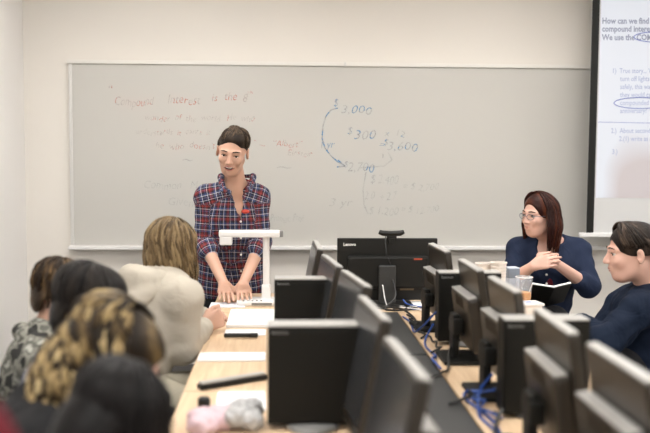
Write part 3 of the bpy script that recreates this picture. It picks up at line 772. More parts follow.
def hand(F, W, D, N_, T, s=1.0, curl=(20, 25, 20), thumb=(.6, .5), spread=.12, k=.003):
    """W wrist, D towards the fingers, N_ out of the back of the hand, T towards the thumb side"""
    W = V(W); D = V(D).normalized(); N_ = V(N_); N_ = (N_ - D * N_.dot(D)).normalized(); T = V(T); T = (T - D * T.dot(D) - N_ * T.dot(N_)).normalized()
    offs = (.031, .0105, -.0105, -.030); lens = (.070, .078, .072, .056); base = (.088, .092, .088, .080); rad = (.0088, .0090, .0086, .0076)
    for o, l, b, r in zip(offs, lens, base, rad):
        kn = W + (D * b + T * o) * s
        F.cap(W + (D * .008 + T * o * .45) * s, kn, .0150 * s, .0115 * s, k=.012)
        d = (D + T * o * spread * 12).normalized(); p = kn; a = 0
        ax = d.cross(N_)
        for fr, c, rr in ((.45, curl[0], 1), (.31, curl[1], .93), (.24, curl[2], .84)):
            a += c
            dd = Matrix.Rotation(R(-a), 3, ax) @ d
            q = p + dd * l * fr * s
            F.cap(p, q, r * rr * s, r * rr * .92 * s, k=k); p = q
    b0 = W + (D * .022 + T * .022) * s; j1 = W + (D * .050 + T * .046 - N_ * .010) * s
    j2 = j1 + (D * thumb[0] + T * thumb[1] - N_ * .25).normalized() * .032 * s; j3 = j2 + (D * (thumb[0] + .35) + T * (thumb[1] - .25) - N_ * .2).normalized() * .027 * s
    F.cap(b0, j1, .016 * s, .0125 * s, k=.012); F.cap(j1, j2, .0115 * s, .0105 * s, k=.005); F.cap(j2, j3, .0105 * s, .0085 * s, k=.004)

def head_prims(F, c, M_, neck, s=1.0, jaw=1.0, smile=0.0):
    def w(x, y, z): return V(c) + M_ @ (V((x, y, z)) * s)
    F.ell(w(0, .014, .035), (.075 * s, .094 * s, .082 * s), M_, .02)
    F.ell(w(0, -.028, -.028), (.057 * s * jaw, .066 * s, .086 * s), M_, .03)
    F.ell(w(0, -.056, -.090), (.026 * s * jaw, .028 * s, .024 * s), M_, .03)
    for q in (-1, 1):
        F.ell(w(q * .035, -.064, -.026 + .004 * smile), (.023 * s, .022 * s, .022 * s), M_, .02)
        F.cap(w(q * .047, .004, -.045), w(q * .025, -.045, -.090), .016 * s, .013 * s, .025)
        F.ell(w(q * .031, -.098, .004), (.017 * s, .016 * s, .011 * s), M_, .012, True)
        F.cap(w(q * .019, -.0835, .0135), w(q * .043, -.0790, .0125), .0058 * s, .005 * s, .004)
        F.cap(w(q * .019, -.0810, -.0065), w(q * .043, -.0765, -.0055), .0055 * s, .005 * s, .004)
        F.cap(w(q * .012, -.088, .024), w(q * .045, -.072, .022), .008 * s, .007 * s, .012)
        F.ell(w(q * .0775, .012, -.008), (.008 * s, .018 * s, .031 * s), M_ @ Matrix.Rotation(q * R(18), 3, 'Z'), .004)
        F.ell(w(q * .083, .006, -.006), (.005 * s, .009 * s, .017 * s), M_, .004, True)
    F.cap(w(0, -.088, .012), w(0, -.108, -.026), .0075 * s, .0110 * s, .010)
    for q in (-1, 1):
        F.ell(w(q * .011, -.101, -.030), (.008 * s, .009 * s, .007 * s), M_, .005)
    F.cap(w(-.017, -.090, -.053), w(.017, -.090, -.053), .0075 * s, k=.008)
    F.cap(w(-.014, -.087, -.066), w(.014, -.087, -.066), .008 * s, k=.008)
    if smile >= 1:
        F.ell(w(0, -.100, -.0600), (.031 * s, .017 * s, .0105 * s), M_, .003, True)
    F.cap(w(0, .022, -.060), neck, .050 * s, .054, .03)

def head_parts(root, c, M_, s=1.0, smile=0.0, brow='brow', look=(0, 0)):
    def w(x, y, z): return V(c) + M_ @ (V((x, y, z)) * s)
    for q in (-1, 1):
        mb = MB(); mb.ball(w(q * .031, -.0735, .0035), .0120 * s, 14, 0, M_)
        mb.ball(w(q * .031 + look[0], -.0830, .003 + look[1]), (.0055 * s, .0038 * s, .0055 * s), 10, 1, M_)
        mb.build('eye', [M['eyew'], M['iris']], root, world=True, smooth=True)
        # upper lid with lashes
        mb = MB(); mb.tube([w(q * .031 + x, -.0885 + abs(x) * .25, .0088 - abs(x) ** 2 * 18) for x in (-.014, -.007, 0, .007, .014)], [.0012, .0022, .0024, .0022, .0012], 6)
        mb.build('eyelashes', M['brow'], root, world=True, smooth=True)
        mb = MB(); mb.tube([w(q * .013, -.0960, .027), w(q * .030, -.0925, .0305), w(q * .048, -.079, .0255)], [.0028, .0036, .0016], 6)
        mb.build('eyebrow', M[brow], root, world=True, smooth=True)
    if smile >= 1:
        mb = MB(); mb.ball(w(0, -.082, -.0600), (.0275 * s, .009 * s, .0110 * s), 12, 0, M_); mb.build('mouth', M['mouth'], root, world=True, smooth=True)
        mb = MB()
        for k in range(-5, 6): mb.box(w(k * .0042, -.0925 + abs(k) ** 2 * .0003, -.0548 + abs(k) ** 2 * .00018), (.0040, .004, .0078), .0008, M_)
        mb.build('teeth', M['teeth'], root, world=True)
        L1 = [(-.032, -.079, -.0450), (-.016, -.0925, -.0490), (0, -.0975, -.0505), (.016, -.0925, -.0490), (.032, -.079, -.0450)]
        L2 = [(-.032, -.079, -.0455), (-.017, -.0905, -.0655), (0, -.0945, -.0705), (.017, -.0905, -.0655), (.032, -.079, -.0455)]
    elif smile:
        L1 = [(-.029, -.082, -.0500), (-.012, -.0955, -.0545), (0, -.0975, -.0555), (.012, -.0955, -.0545), (.029, -.082, -.0500)]
        L2 = [(-.029, -.082, -.0505), (-.013, -.0935, -.0600), (0, -.0955, -.0620), (.013, -.0935, -.0600), (.029, -.082, -.0505)]
    else:
        L1 = [(-.020, -.091, -.058), (-.008, -.0975, -.055), (0, -.0975, -.0565), (.008, -.0975, -.055), (.020, -.091, -.058)]
        L2 = [(-.020, -.090, -.0585), (-.009, -.0945, -.063), (0, -.0955, -.0645), (.009, -.0945, -.063), (.020, -.090, -.0585)]
    mb = MB()
    for L in (L1, L2): mb.tube([w(*p) for p in L], [.001, .0022, .0026, .0022, .001], 7)
    mb.build('lips', M['lip'], root, world=True, smooth=True)

def torso(F, pel, chest, nb, sh, M_, inf=0.0, wd=1.0, k=.06, hem=None):
    pel, chest, nb = V(pel), V(chest), V(nb); mid = (pel + chest) / 2
    F.ell(pel, (.165 * wd + inf, .115 * wd + inf, .12 + inf), M_, k)
    F.ell(mid, (.140 * wd + inf, .105 * wd + inf, .15 + inf), M_, k)
    F.ell(chest, (.150 * wd + inf, .108 * wd + inf, .16 + inf), M_, k)
    for s_ in sh:
        F.cap(nb - (nb - chest) * .14, V(s_) , .045 + inf, .054 + inf, k=.05)
    F.cap(chest + (nb - chest) * .3, nb - (nb - chest) * .2, .085 + inf * .8, .055 + inf * .5, k=.05)

def limbs(F, J, M_, arms=True, legs=True, inf=0.0):
    if arms:
        for i in (0, 1):
            F.cap(J['sh'][i], J['el'][i], .046 + inf, .038 + inf, k=.03); F.cap(J['el'][i], J['wr'][i], .038 + inf, .0245 + inf, k=.015)
    if legs:
        for i in (0, 1):
            F.cap(J['hip'][i], J['kn'][i], .082 + inf, .054 + inf, k=.04); F.cap(J['kn'][i], J['an'][i], .054 + inf, .036 + inf, k=.02)
            F.cap(J['an'][i], J['toe'][i], .036 + inf, .026 + inf, k=.015)

def shoes(root, J):
    for i in (0, 1):
        a, t_ = V(J['an'][i]), V(J['toe'][i]); d = (t_ - a); d.z = 0; d.normalize()
        F = Field(); F.cap((a.x, a.y, .05), (t_ .x, t_.y, .038), .046, .034, k=.02); F.cap(V((a.x, a.y, .04)) - d * .03, (a.x, a.y, .09), .040, .046, k=.02)
        F.box((a.x, a.y, -.05), (.5, .5, .05), k=.003, sub=True)
        F.obj('shoe', M['shoe'], root, .006)

def hair(root, c, M_, m, s=1.0, n=220, L=(.12, .2), front=60, wave=0.0, wl=.05, thick=.0065, top=.03, crown=(0, .02), seed=1, drop=None, vol=1.0, bangs=0, base_tone=.35,
         capcut=True, tone=(0, 1), extra=None, back_short=None, res=.005, flow=.012, front_len=None, part=0.0, rootdark=0.0, swept=0, nohang=False, hl=.0):
    """scalp shell plus many tapered locks that run over the skull and then hang"""
    rnd = random.Random(seed); c = V(c)
    rx, ry, rz = .079 * vol, .099 * vol, .087 * vol
    cc = V((0, .014, .036))
    def w(p): return c + M_ @ (V(p) * s)
    F = Field()
    F.ell(w(cc), (rx * s, ry * s, rz * s), M_, .01)
    if extra:
        for e, r, *o in extra: F.ell(w(e), [q * s for q in r], M_, o[0] if o else .03)
    # open the face
    F.ell(w((0, -.122, -.020 + hl)), (.074 * s, .086 * s, (.089 + hl * .7) * s), M_, .012, True)
    if capcut:
        F.box(w((0, -.02, -.085)), (.12 * s, .10 * s, .075 * s), M_ , .02 * s, .01, True)
    vs, Q = F.build(res)
    verts = [V(v) for v in vs]; faces = Q.tolist(); tn = [base_tone + .25 * math.sin(v.x * 90 + v.z * 20) for v in verts]
    down = V((0, 0, -1)) if drop is None else V(drop).normalized()
    mb = MB(); tones = []
    for i in range(n):
        phi = rnd.uniform(-PI, PI)          # 0 = face side
        a = abs(math.degrees(phi))
        fl = a < front
        ln = rnd.uniform(*L)
        if fl:
            if not bangs: continue
            ln = rnd.uniform(bangs * .7, bangs)
        if back_short and a > 110: ln *= back_short
        if front_len and a < front + 30: ln *= front_len
        th = R(rnd.uniform(15, 88)) if rnd.random() < .75 else R(rnd.uniform(-5, 30))
        sc_ = 1.0 + rnd.uniform(-.02, top)
        x, y, z = 0, 0, 0; pts = []; t_ = 0; dirx = rnd.uniform(-.3, .3); ph = rnd.uniform(0, 6.28); amp = wave * rnd.uniform(.6, 1.3)
        step = .012; k = 0; cur = None; lt = 0
        phj = phi
        while t_ < ln:
            if th > R(-8):
                p = V((math.sin(phj) * math.cos(th) * rx + crown[0] * max(0, math.sin(th)), -math.cos(phj) * math.cos(th) * ry + crown[1] * max(0, math.sin(th)), math.sin(th) * rz)) * sc_ + cc
                cur = w(p); th -= step / .085; phj += dirx * .03
            elif nohang:
                break
            else:
                out = M_ @ V((math.sin(phj), -math.cos(phj), 0))
                f_ = flow * (1 if lt < .08 else -.6)
                cur = cur + down * step + out * f_ * step * 2; lt += step
            q = V(cur)
            if wave:
                side = M_ @ V((math.cos(phj), math.sin(phj), 0)); o_ = M_ @ V((math.sin(phj), -math.cos(phj), 0))
                g = min(1, t_ / .05)
                q = q + side * math.sin(t_ / wl * 6.28 + ph) * amp * g + o_ * math.cos(t_ / wl * 6.28 + ph) * amp * g
            pts.append(q); t_ += step; k += 1
        if len(pts) < 3: continue
        r0 = thick * rnd.uniform(.7, 1.2) * s; nn = len(pts)
        before = len(mb.v)
        mb.tube(pts, [r0 * (.35 + .65 * math.sin(PI * min(1, (j + .6) / nn * 1.05)) ** .6) if j < nn * .5 else r0 * max(.12, (1 - (j / nn - .5) * 1.5)) for j in range(nn)], 5)
        tv = rnd.uniform(*tone); tones += [tv - rootdark * max(0, 1 - (j // 5) * step / .10) for j in range(len(mb.v) - before)]
    for i in range(swept):               # short locks brushed up and back from the hairline
        phi = rnd.uniform(-1.25, 1.25); th = R(rnd.uniform(24, 80)); pts = []; dr = rnd.uniform(-.5, .5) + .25; lift = rnd.uniform(.03, .13)
        for j in range(6):
            p = V((math.sin(phi) * math.cos(th) * rx, -math.cos(phi) * math.cos(th) * ry, math.sin(th) * rz)) * (1.0 + lift * math.sin(j / 5 * 2.2)) + cc
            pts.append(w(p)); th += .13; phi += dr * .10
        before = len(mb.v); r0 = thick * rnd.uniform(.6, 1.0) * s
        mb.tube(pts, [r0 * .4, r0, r0, r0 * .85, r0 * .5, r0 * .12], 5); tones += [rnd.uniform(*tone)] * (len(mb.v) - before)
    nb_ = len(verts)
    verts += mb.v; faces += [[q + nb_ for q in f] for f in mb.f]; tn += tones
    return mesh('hair', verts, faces, m, root, True, True, attrs={'tone': ('FLOAT', tn)})

# chairs (under the seated people)
def make_chair(label):
    t = thing('office_chair', label, 'chair', group='black task chairs under the seated people')
    MB().box((0, 0, .445), (.46, .44, .06), .022).build('seat', M['chairc'], t)
    F = Field(); F.ell((0, .235, .74), (.215, .035, .19), k=.01); F.obj('backrest', M['chairc'], t, .012, world=False)
    MB().tube([(0, .12, .415), (0, .25, .43), (0, .272, .55), (0, .262, .74)], .016, 10).build('back_support', M['blackm'], t)
    MB().tube([(0, 0, .09), (0, 0, .42)], .025, 14).build('column', M['blackm'], t)
    for k in range(5):
        a = 2 * PI * k / 5 + .3; l = MB(); l.tube([(0, 0, .10), (.27 * math.cos(a), .27 * math.sin(a), .065)], [.022, .014], 8); lg = l.build('leg', M['blackm'], t)
        MB().lathe([(0, -.012), (.022, -.012), (.026, -.006), (.026, .006), (.022, .012), (0, .012)], 14, (.27 * math.cos(a), .27 * math.sin(a), .026), cap=False, mx=Matrix.Rotation(PI / 2, 3, 'X')).build('caster', M['blackm'], lg)
    return t
chair0 = [None]
def chair(x, y, yaw, label, dz=0):
    if chair0[0] is None:
        o = chair0[0] = make_chair(label)
    else:
        o = copy_tree(chair0[0])
    o.location = (x, y, 0); o.rotation_euler = (0, 0, R(yaw)); o['label'] = label; return o

def seated(root, J, M_, top, bottom, wd=1.0, legmat='pants', res=.009, headkw={}, skin='skin', s=1.0, inf=.016, sleeve=1.0, hands=(), V_neck=None, wr=0.0, hres=.005, bodyres=.006):
    """body (one mesh), top, trousers, shoes"""
    B = Field()
    torso(B, J['pel'], J['chest'], J['nb'], J['sh'], M_, 0, wd)
    limbs(B, J, M_)
    head_prims(B, J['hc'], J['hm'], J['nb'], s, **headkw)
    for h in hands: hand(B, **h)
    B.obj('body', M[skin], root, bodyres)
    T = Field()
    torso(T, J['pel'], J['chest'], J['nb'], J['sh'], M_, inf, wd)
    for i in (0, 1):
        T.cap(J['sh'][i], J['el'][i], .048 + inf, .042 + inf, k=.03)
        if sleeve:
            e, w_ = V(J['el'][i]), V(J['wr'][i]); T.cap(e, e + (w_ - e) * sleeve, .042 + inf, (.030 if sleeve > .6 else .037) + inf * .9, k=.02)
    if V_neck: V_neck(T)
    if top: T.obj(top[0], M[top[1]], root, res, wrinkle=wr, wf=36)
    L = Field(); L.ell(J['pel'], (.166 * wd + .012, .125 * wd + .010, .115), M_, .05)
    for i in (0, 1):
        L.cap(J['hip'][i], J['kn'][i], .094, .068, k=.04); L.cap(J['kn'][i], J['an'][i], .068, .058, k=.03)
    L.obj('trousers', M[legmat], root, .010)
    shoes(root, J)
    return T

def legs_for(J, M_, kn, an):
    X = M_ @ V((1, 0, 0)); f = M_ @ V((0, -1, 0)); f.z = 0; f.normalize(); p = V(J['pel'])
    J['hip'] = [p - X * .085 + f * .02, p + X * .085 + f * .02]; J['kn'] = [V(k) for k in kn]; J['an'] = [V(a) for a in an]
    J['toe'] = [V(a) + f * .16 - V((0, 0, .045)) for a in J['an']]

# --- 1. the plaid-shirted person at the front
hc = P(232.5, 151.5, 4.70)
root = thing('person', 'laughing person with short dark hair in a plaid shirt, hands on the front desk', 'person', (-.27, 4.98, 0))
HM = rotm(-6, 18, 7)
J = dict(hc=hc, hm=HM, nb=P(236, 185, 4.80), chest=P(234, 219, 4.86), sh=[P(207, 197, 4.83), P(257, 197, 4.83)],
         el=[P(205, 243, 4.83), P(261, 243, 4.82)], wr=[P(224, 284, 4.60), P(243, 284, 4.60)])
J['pel'] = V((P(232, 250, 4.98).x, 5.0, .93)); TM = rotm(0, 14)
legs_for(J, rotm(0), [(J['pel'].x - .10, 4.98, .50), (J['pel'].x + .10, 4.98, .50)], [(J['pel'].x - .11, 5.03, .085), (J['pel'].x + .11, 5.03, .085)])
B = Field(); torso(B, J['pel'], J['chest'], J['nb'], J['sh'], TM, -.004, 1.0); limbs(B, J, TM)
head_prims(B, hc, HM, J['nb'] + V((0, 0, -.01)), 1.02, .96, smile=1)
tips = [PZ(228, 305.5, TZ + .01), PZ(246, 305.5, TZ + .01)]
for i, (w_, tp) in enumerate(zip(J['wr'], tips)):
    q = -1 if i == 0 else 1
    hand(B, w_, (tp - w_) , V((0, -.25, 1)), V((-q, 0, 0)), 1.0, curl=(4, 10, 8), thumb=(.7, .4), spread=.10)
B.obj('body', M['skin'], root, .0045)
head_parts(root, hc, HM, 1.02, 1)
T = Field(); torso(T, J['pel'], J['chest'], J['nb'], J['sh'], TM, .014, 1.0)
px_ = J['pel'].x
T.cap((px_ - .05, 4.99, 1.0), (px_ - .075, 5.0, .76), .13, .125, k=.05); T.cap((px_ + .05, 4.99, 1.0), (px_ + .075, 5.0, .76), .13, .125, k=.05)
T.box((px_, 5.0, .56), (.4, .4, .12), k=.004, sub=True)
for i in (0, 1):
    T.cap(J['sh'][i], J['el'][i], .060, .055, k=.03); e = V(J['el'][i]); w_ = V(J['wr'][i])
    T.cap(e - (w_ - e) * .02, e + (w_ - e) * .14, .058, .055, k=.008); T.cap(e + (w_ - e) * .06, e + (w_ - e) * .20, .060, .060, k=.006)
# neck opening: a V down the breastbone
vt = P(236, 183, 4.66); vb = P(240, 216, 4.70)
T.cap(J['nb'] + V((0, -.03, .03)), J['nb'] + V((0, -.0, .12)), .066, .085, k=.01, sub=True)
for a in np.linspace(0, 1, 7):
    p = vt.lerp(vb, a); h = .052 * (1 - a) ** .8 + .005
    T.ell(p + V((0, .02, 0)), (h, .075, .03), k=.008, sub=True)
T.obj('shirt', M['plaid'], root, .0055, weave=True, wrinkle=.003, wf=38)
C_ = Field()
for q, ex in ((-1, 221), (1, 253)):
    a = J['nb'] + V((q * .025, .045, .045)); b = P(ex, 176, 4.76); c_ = P(236 + q * 10, 193, 4.665)
    C_.path([a, b, c_], [.009, .011, .008], k=.02); C_.path([b + V((q * .006, -.01, -.012)), P(236 + q * 15, 191, 4.675)], [.009, .006], k=.02)
C_.obj('collar', M['plaid'], root, .0045, weave=True)
mb = MB()
for k in range(4):
    p = P(240.5, 222 + k * 17, 4.70); mb.ball((p.x, J['chest'].y - .128 + .012 * k, p.z), (.006, .003, .006), 8)
mb.build('buttons', M['eyew'], root, world=True)
Lg = Field(); Lg.ell(J['pel'] + V((0, .01, -.02)), (.165, .12, .13), k=.05)
for i in (0, 1): Lg.path([J['hip'][i], J['kn'][i], J['an'][i]], [.092, .066, .058], k=.04)
Lg.obj('trousers', M['pants'], root, .010); shoes(root, J)
HB = hair_mat('dark_brown_hair', [(0, (.012, .008, .006)), (.55, (.035, .024, .016)), (1, (.13, .09, .06))])
hair(root, hc, HM, HB, 1.02, n=620, L=(.035, .065), front=62, wave=.001, thick=.0040, top=.07, nohang=True, hl=.010, vol=.955, crown=(.02, -.01), seed=3, base_tone=.3, capcut=True, swept=900, extra=[((.01, -.02, .080), (.050, .05, .030))])
ch = [P(229, 181, 4.70), P(235, 196, 4.672), P(239, 205, 4.675), P(243, 192, 4.68), P(247, 180, 4.71)]

F = Field(); p_ = P(245, 212, 4.70); F.ell((p_.x, J['chest'].y - .118, p_.z), (.022, .012, .012), k=.005); F.obj('badge', M['red'], root, .004, label='small red badge on the chest')
# --- 2. auburn-haired seated woman
hc = P(539.5, 215, 4.66)
root = thing('person', 'smiling seated person with glasses, auburn bob and navy cardigan, hands clasped', 'person', (1.36, 4.8, 0))
HM = rotm(-60, 4, 2); TM = rotm(-8, 2)
J = dict(hc=hc, hm=HM, nb=P(549, 241, 4.74), chest=P(547, 268, 4.76), sh=[P(520, 250, 4.76), P(578, 251, 4.78)],
         el=[P(511, 281, 4.66), P(589, 287, 4.62)], wr=[P(533, 266, 4.50), P(557, 264, 4.50)], pel=V((1.40, 4.86, .53)))
legs_for(J, rotm(-15), [(1.26, 4.42, .60), (1.36, 4.40, .66)], [(1.24, 4.40, .10), (1.20, 4.22, .30)])
hds = [dict(W=J['wr'][0], D=P(549, 261, 4.46) - J['wr'][0], N_=(0, -1, .5), T=(0, .2, 1), s=.90, curl=(12, 25, 20), thumb=(.8, .2), spread=.04),
       dict(W=J['wr'][1], D=P(545, 261, 4.50) - J['wr'][1], N_=(.2, -1, .4), T=(0, .2, 1), s=.90, curl=(45, 60, 40), thumb=(.9, .0), spread=.0)]
def vneck(T):
    T.cap(J['nb'] + V((0, -.02, .03)), J['nb'] + V((0, 0, .14)), .075, .09, k=.01, sub=True)
    a_, b_ = P(549, 244, 4.63), P(546, 263, 4.63)
    for a in np.linspace(0, 1, 6):
        p = a_.lerp(b_, a); T.ell(p, (.068 * (1 - a) ** .8 + .006, .08, .028), k=.008, sub=True)
seated(root, J, TM, ('cardigan', 'navyc'), None, 1.06, skin='skin2', headkw=dict(smile=.6, jaw=1.0), s=.96, sleeve=.24, hands=hds, V_neck=vneck, wr=.003, res=.0065, bodyres=.005)
head_parts(root, hc, HM, .96, .6, look=(-.003, 0))
mb = MB()
for yy in (245, 252, 259, 275, 284): p = P(551 if yy < 262 else 547, yy, 4.60); mb.ball(p, (.006, .004, .006), 8)
MBb = mb
mb = MB()
for k, (bx_, by_) in enumerate(((552, 243), (551.5, 250), (549, 257), (547, 275), (547, 284))):
    p = P(bx_, by_, 4.62); mb.ball((p.x, 4.76 - .132 + (.03 if k < 1 else .012 if k < 2 else 0), p.z), (.0065, .006, .0065), 10)
mb.build('buttons', M['eyew'], root, world=True, smooth=True, label='pearly white buttons')
p = J['chest'] + V((-.012, -.125, -.03)); Fm = Field(); Fm.ell(p + V((-.005, .014, -.045)), (.02, .016, .05), k=.01); Fm.obj('undershirt', M['maroon'], root, .006, label='maroon top')
mb = MB(); mb.tube([J['nb'] + V((math.sin(t_) * .052, -.02 - math.cos(t_) * .062, -.012 - .028 * math.cos(t_))) for t_ in np.linspace(-1.9, 1.9, 24)], .0016, 5)
mb.build('necklace', M['gold'], root, world=True)
g = thing('glasses_', '', ''); bpy.data.objects.remove(g)
mb = MB()
def w_(x, y, z): return V(hc) + HM @ (V((x, y, z)) * .96)
for q in (-1, 1):
    mb.tube([w_(q * .032 + .021 * math.cos(t_), -.102 + .006 * math.cos(t_) * q * 1, .002 + .015 * math.sin(t_)) for t_ in np.linspace(0, 2 * PI, 22)], .0013, 6)
    mb.tube([w_(q * .053, -.099, .006), w_(q * .072, -.07, .006), w_(q * .080, .0, .004)], .0014, 6)
mb.tube([w_(-.011, -.106, .003), w_(0, -.109, .006), w_(.011, -.106, .003)], .0013, 6)
mb.build('glasses', mat('thin_dark_metal', (.09, .10, .13), .3, metal=.6), root, world=True)
HA = hair_mat('auburn_hair', [(0, (.010, .003, .0025)), (.5, (.028, .008, .006)), (.8, (.075, .020, .009)), (1, (.20, .06, .02))], rough=.34)
hair(root, hc, HM, HA, .96, n=620, L=(.23, .27), front=68, hl=.006, wave=.0008, thick=.0080, top=.05, vol=1.04, crown=(-.01, -.02), seed=8, base_tone=.55, capcut=True, tone=(.05, .75), flow=.10, front_len=.93,
     extra=[((.0, .055, -.035), (.075, .052, .08)), ((.066, .02, -.055), (.018, .05, .08)), ((-.066, .02, -.055), (.018, .05, .08))])
chair(1.40, 4.88, -12, 'black task chair under the smiling auburn-haired person')
# notebook on the lap
nbp = P(550, 297, 4.36)
t = thing('notebook', 'open black-covered notebook with white pages on the crossed knee of the auburn-haired person', 'notebook', tuple(nbp))
for q in (-1, 1):
    rr = rotm(8) @ Matrix.Rotation(R(-52), 3, 'X') @ Matrix.Rotation(-q * R(14), 3, 'Y')
    MB().box(rr @ V((q * .052, 0, 0)), (.104, .13, .004), .001, rr).build('cover', M['black'], t)
    MB().box(rr @ V((q * .053, 0, .007)), (.106, .136, .010), .002, rr).build('pages', M['paper'], t)

# --- 3. navy-hooded person at the right edge
hc = P(632.5, 252.5, 3.95)
root = thing('person', 'person in profile with dark tied-back hair and a navy hooded sweatshirt at the right edge', 'person', (1.68, 3.98, 0))
HM = rotm(-98, 6, 0); TM = rotm(-80, 18)
J = dict(hc=hc, hm=HM, nb=P(652, 292, 4.0), chest=P(648, 322, 4.0), sh=[P(624, 305, 4.17), P(640, 309, 3.83)],
         el=[P(598, 338, 4.16), P(604, 345, 3.78)], wr=[P(577, 323, 4.05), P(583, 324, 3.93)], pel=V((1.66, 4.0, .53)))
legs_for(J, rotm(-80), [(1.22, 4.08, .57), (1.24, 3.88, .57)], [(1.28, 4.08, .085), (1.30, 3.88, .085)])
hds = [dict(W=J['wr'][0], D=(-1, -.25, -.2), N_=(0, -.2, 1), T=(-.1, -1, 0), s=.95, curl=(30, 40, 30), spread=.03), dict(W=J['wr'][1], D=(-1, .2, -.25), N_=(0, -.2, 1), T=(0, 1, .2), s=.95, curl=(30, 40, 30), spread=.03)]
seated(root, J, TM, ('hoodie', 'navyh'), None, 1.12, skin='skin2', s=1.12, sleeve=.9, inf=.026, hands=hds, wr=.005, bodyres=.006)
head_parts(root, hc, HM, 1.12)
F = Field(); n_ = J['nb'] + V((.045, 0, .0))
F.path([n_ + V((-.10, .02, -.035)), n_ + V((-.04, -.085, 0)), n_ + V((.07, -.09, .03)), n_ + V((.13, 0, .02)), n_ + V((.06, .09, .03)), n_ + V((-.05, .08, 0)), n_ + V((-.10, -.0, -.035))], [.024, .036, .045, .055, .045, .036, .024], k=.03)
F.ell(n_ + V((.13, 0, -.05)), (.06, .11, .09), k=.04); F.obj('hood', M['navyh'], root, .008, wrinkle=.003)
HD = hair_mat('dark_hair', [(0, (.008, .006, .005)), (.6, (.025, .017, .013)), (1, (.085, .06, .045))], rough=.38)
hair(root, hc, HM, HD, 1.13, n=520, L=(.06, .115), front=55, wave=0, thick=.0055, nohang=True, top=.02, vol=1.01, crown=(0, -.045), seed=5, drop=(.8, 0, -.6), base_tone=.4, extra=[((0, .085, -.005), (.055, .055, .050)), ((0, .055, -.03), (.074, .060, .075))], flow=0)
F = Field(); w0 = hc + HM @ V((0, .125, -.02)); F.path([w0, w0 + V((.03, 0, -.05)), w0 + V((.035, 0, -.14))], [.022, .026, .008], k=.02)
r_ = F.build(.005); mesh('ponytail', r_[0], r_[1], HD, root, True, True, attrs={'tone': ('FLOAT', [.4 + .3 * math.sin(v[1] * 400) for v in r_[0]])})
F = Field(); F.cap(w0 + V((.0, -.015, 0)), w0 + V((0, .015, 0)), .018, k=.01); F.obj('hair_tie', M['blackm'], root, .004)
chair(1.70, 3.98, -85, 'black task chair under the person in the navy hooded sweatshirt')

# --- 4. oatmeal-hoodie person
hc = P(171, 250, 3.64)
root = thing('person', 'person with straight light-brown hair in an oatmeal hoodie, back turned, fist on the left table', 'person', (-.58, 3.55, 0))
HM = rotm(150, 12, -6); TM = rotm(132, 22)
J = dict(hc=hc, hm=HM, nb=P(160, 277, 3.58), chest=P(158, 312, 3.54), sh=[P(187, 298, 3.44), P(138, 292, 3.72)],
         el=[P(190, 344, 3.50), P(175, 350, 3.95)], wr=[P(205, 328, 3.72), P(200, 318, 3.98)], pel=V((-.62, 3.50, .55)))
J['sh'] = [P(140, 294, 3.72), P(184, 298, 3.42)]; J['el'] = [P(172, 330, 3.98), P(184, 348, 3.46)]; J['wr'] = [P(204, 316, 4.02), P(203, 327, 3.76)]
legs_for(J, rotm(110), [(-.24, 3.50, .57), (-.28, 3.10, .59)], [(-.30, 3.50, .085), (-.32, 3.08, .085)])
hds = [dict(W=J['wr'][0], D=(.9, .3, .0), N_=(0, -.3, 1), T=(0, -1, .3), s=.95, curl=(45, 60, 30), spread=0),
       dict(W=J['wr'][1], D=(.75, .35, .35), N_=(.3, -1, .2), T=(-.2, .1, 1), s=1.0, curl=(60, 70, 40), thumb=(.8, .1), spread=0)]
seated(root, J, TM, ('hoodie', 'beige'), None, 1.0, legmat='khaki', sleeve=.92, inf=.020, hands=hds, wr=.002, res=.007)
head_parts(root, hc, HM)
F = Field(); n_ = J['nb']; bk = TM @ V((0, 1, 0)); bk.z = 0; bk.normalize(); sd = TM @ V((1, 0, 0)); sd.z = 0; sd.normalize()
ct = n_ + V((0, 0, .012)); ring = []
for t_ in np.linspace(-2.5, 2.5, 11):      # collar ring, thickest behind the neck
    ring.append(ct + bk * (.105 * math.cos(t_) + .012) + sd * .100 * math.sin(t_) + V((0, 0, .022 * math.cos(t_) - .02)))
F.path(ring, [.022, .026, .031, .036, .040, .042, .040, .036, .031, .026, .022], k=.02)
low = [ct - sd * .115 + bk * .085 + V((0, 0, -.04)), ct - sd * .075 + bk * .145 + V((0, 0, -.085)), ct + bk * .175 + V((0, 0, -.12)), ct + sd * .075 + bk * .145 + V((0, 0, -.085)), ct + sd * .115 + bk * .085 + V((0, 0, -.04))]
F.path(low, [.026, .028, .030, .028, .026], k=.02)
F.ell(ct + bk * .125 + V((0, 0, -.045)), (.105, .036, .07), rotm(132, 28), .04)
F.obj('hood', M['beige'], root, .007, wrinkle=.0015)
F = Field(); F.ell(J['pel'] + V((0.02, -.0, .045)), (.19, .15, .06), rotm(132, 0), .02); F.obj('shirt_tail', M['plaid'], root, .008, weave=True, label='blue plaid shirt tail')
HL = hair_mat('light_brown_hair', [(0, (.035, .022, .011)), (.5, (.12, .080, .040)), (1, (.30, .215, .115))])
hair(root, hc, HM, HL, 1.0, n=760, L=(.205, .31), front=40, wave=.006, wl=.15, thick=.0065, top=.09, vol=1.03, crown=(0, .0), seed=11, base_tone=.5, tone=(.05, .95), flow=.05,
     extra=[((0, .045, -.05), (.074, .052, .09)), ((.066, .0, -.05), (.02, .05, .08)), ((-.066, .0, -.05), (.02, .05, .08))])
chair(-.64, 3.50, 100, 'black task chair under the person in the oatmeal hoodie')

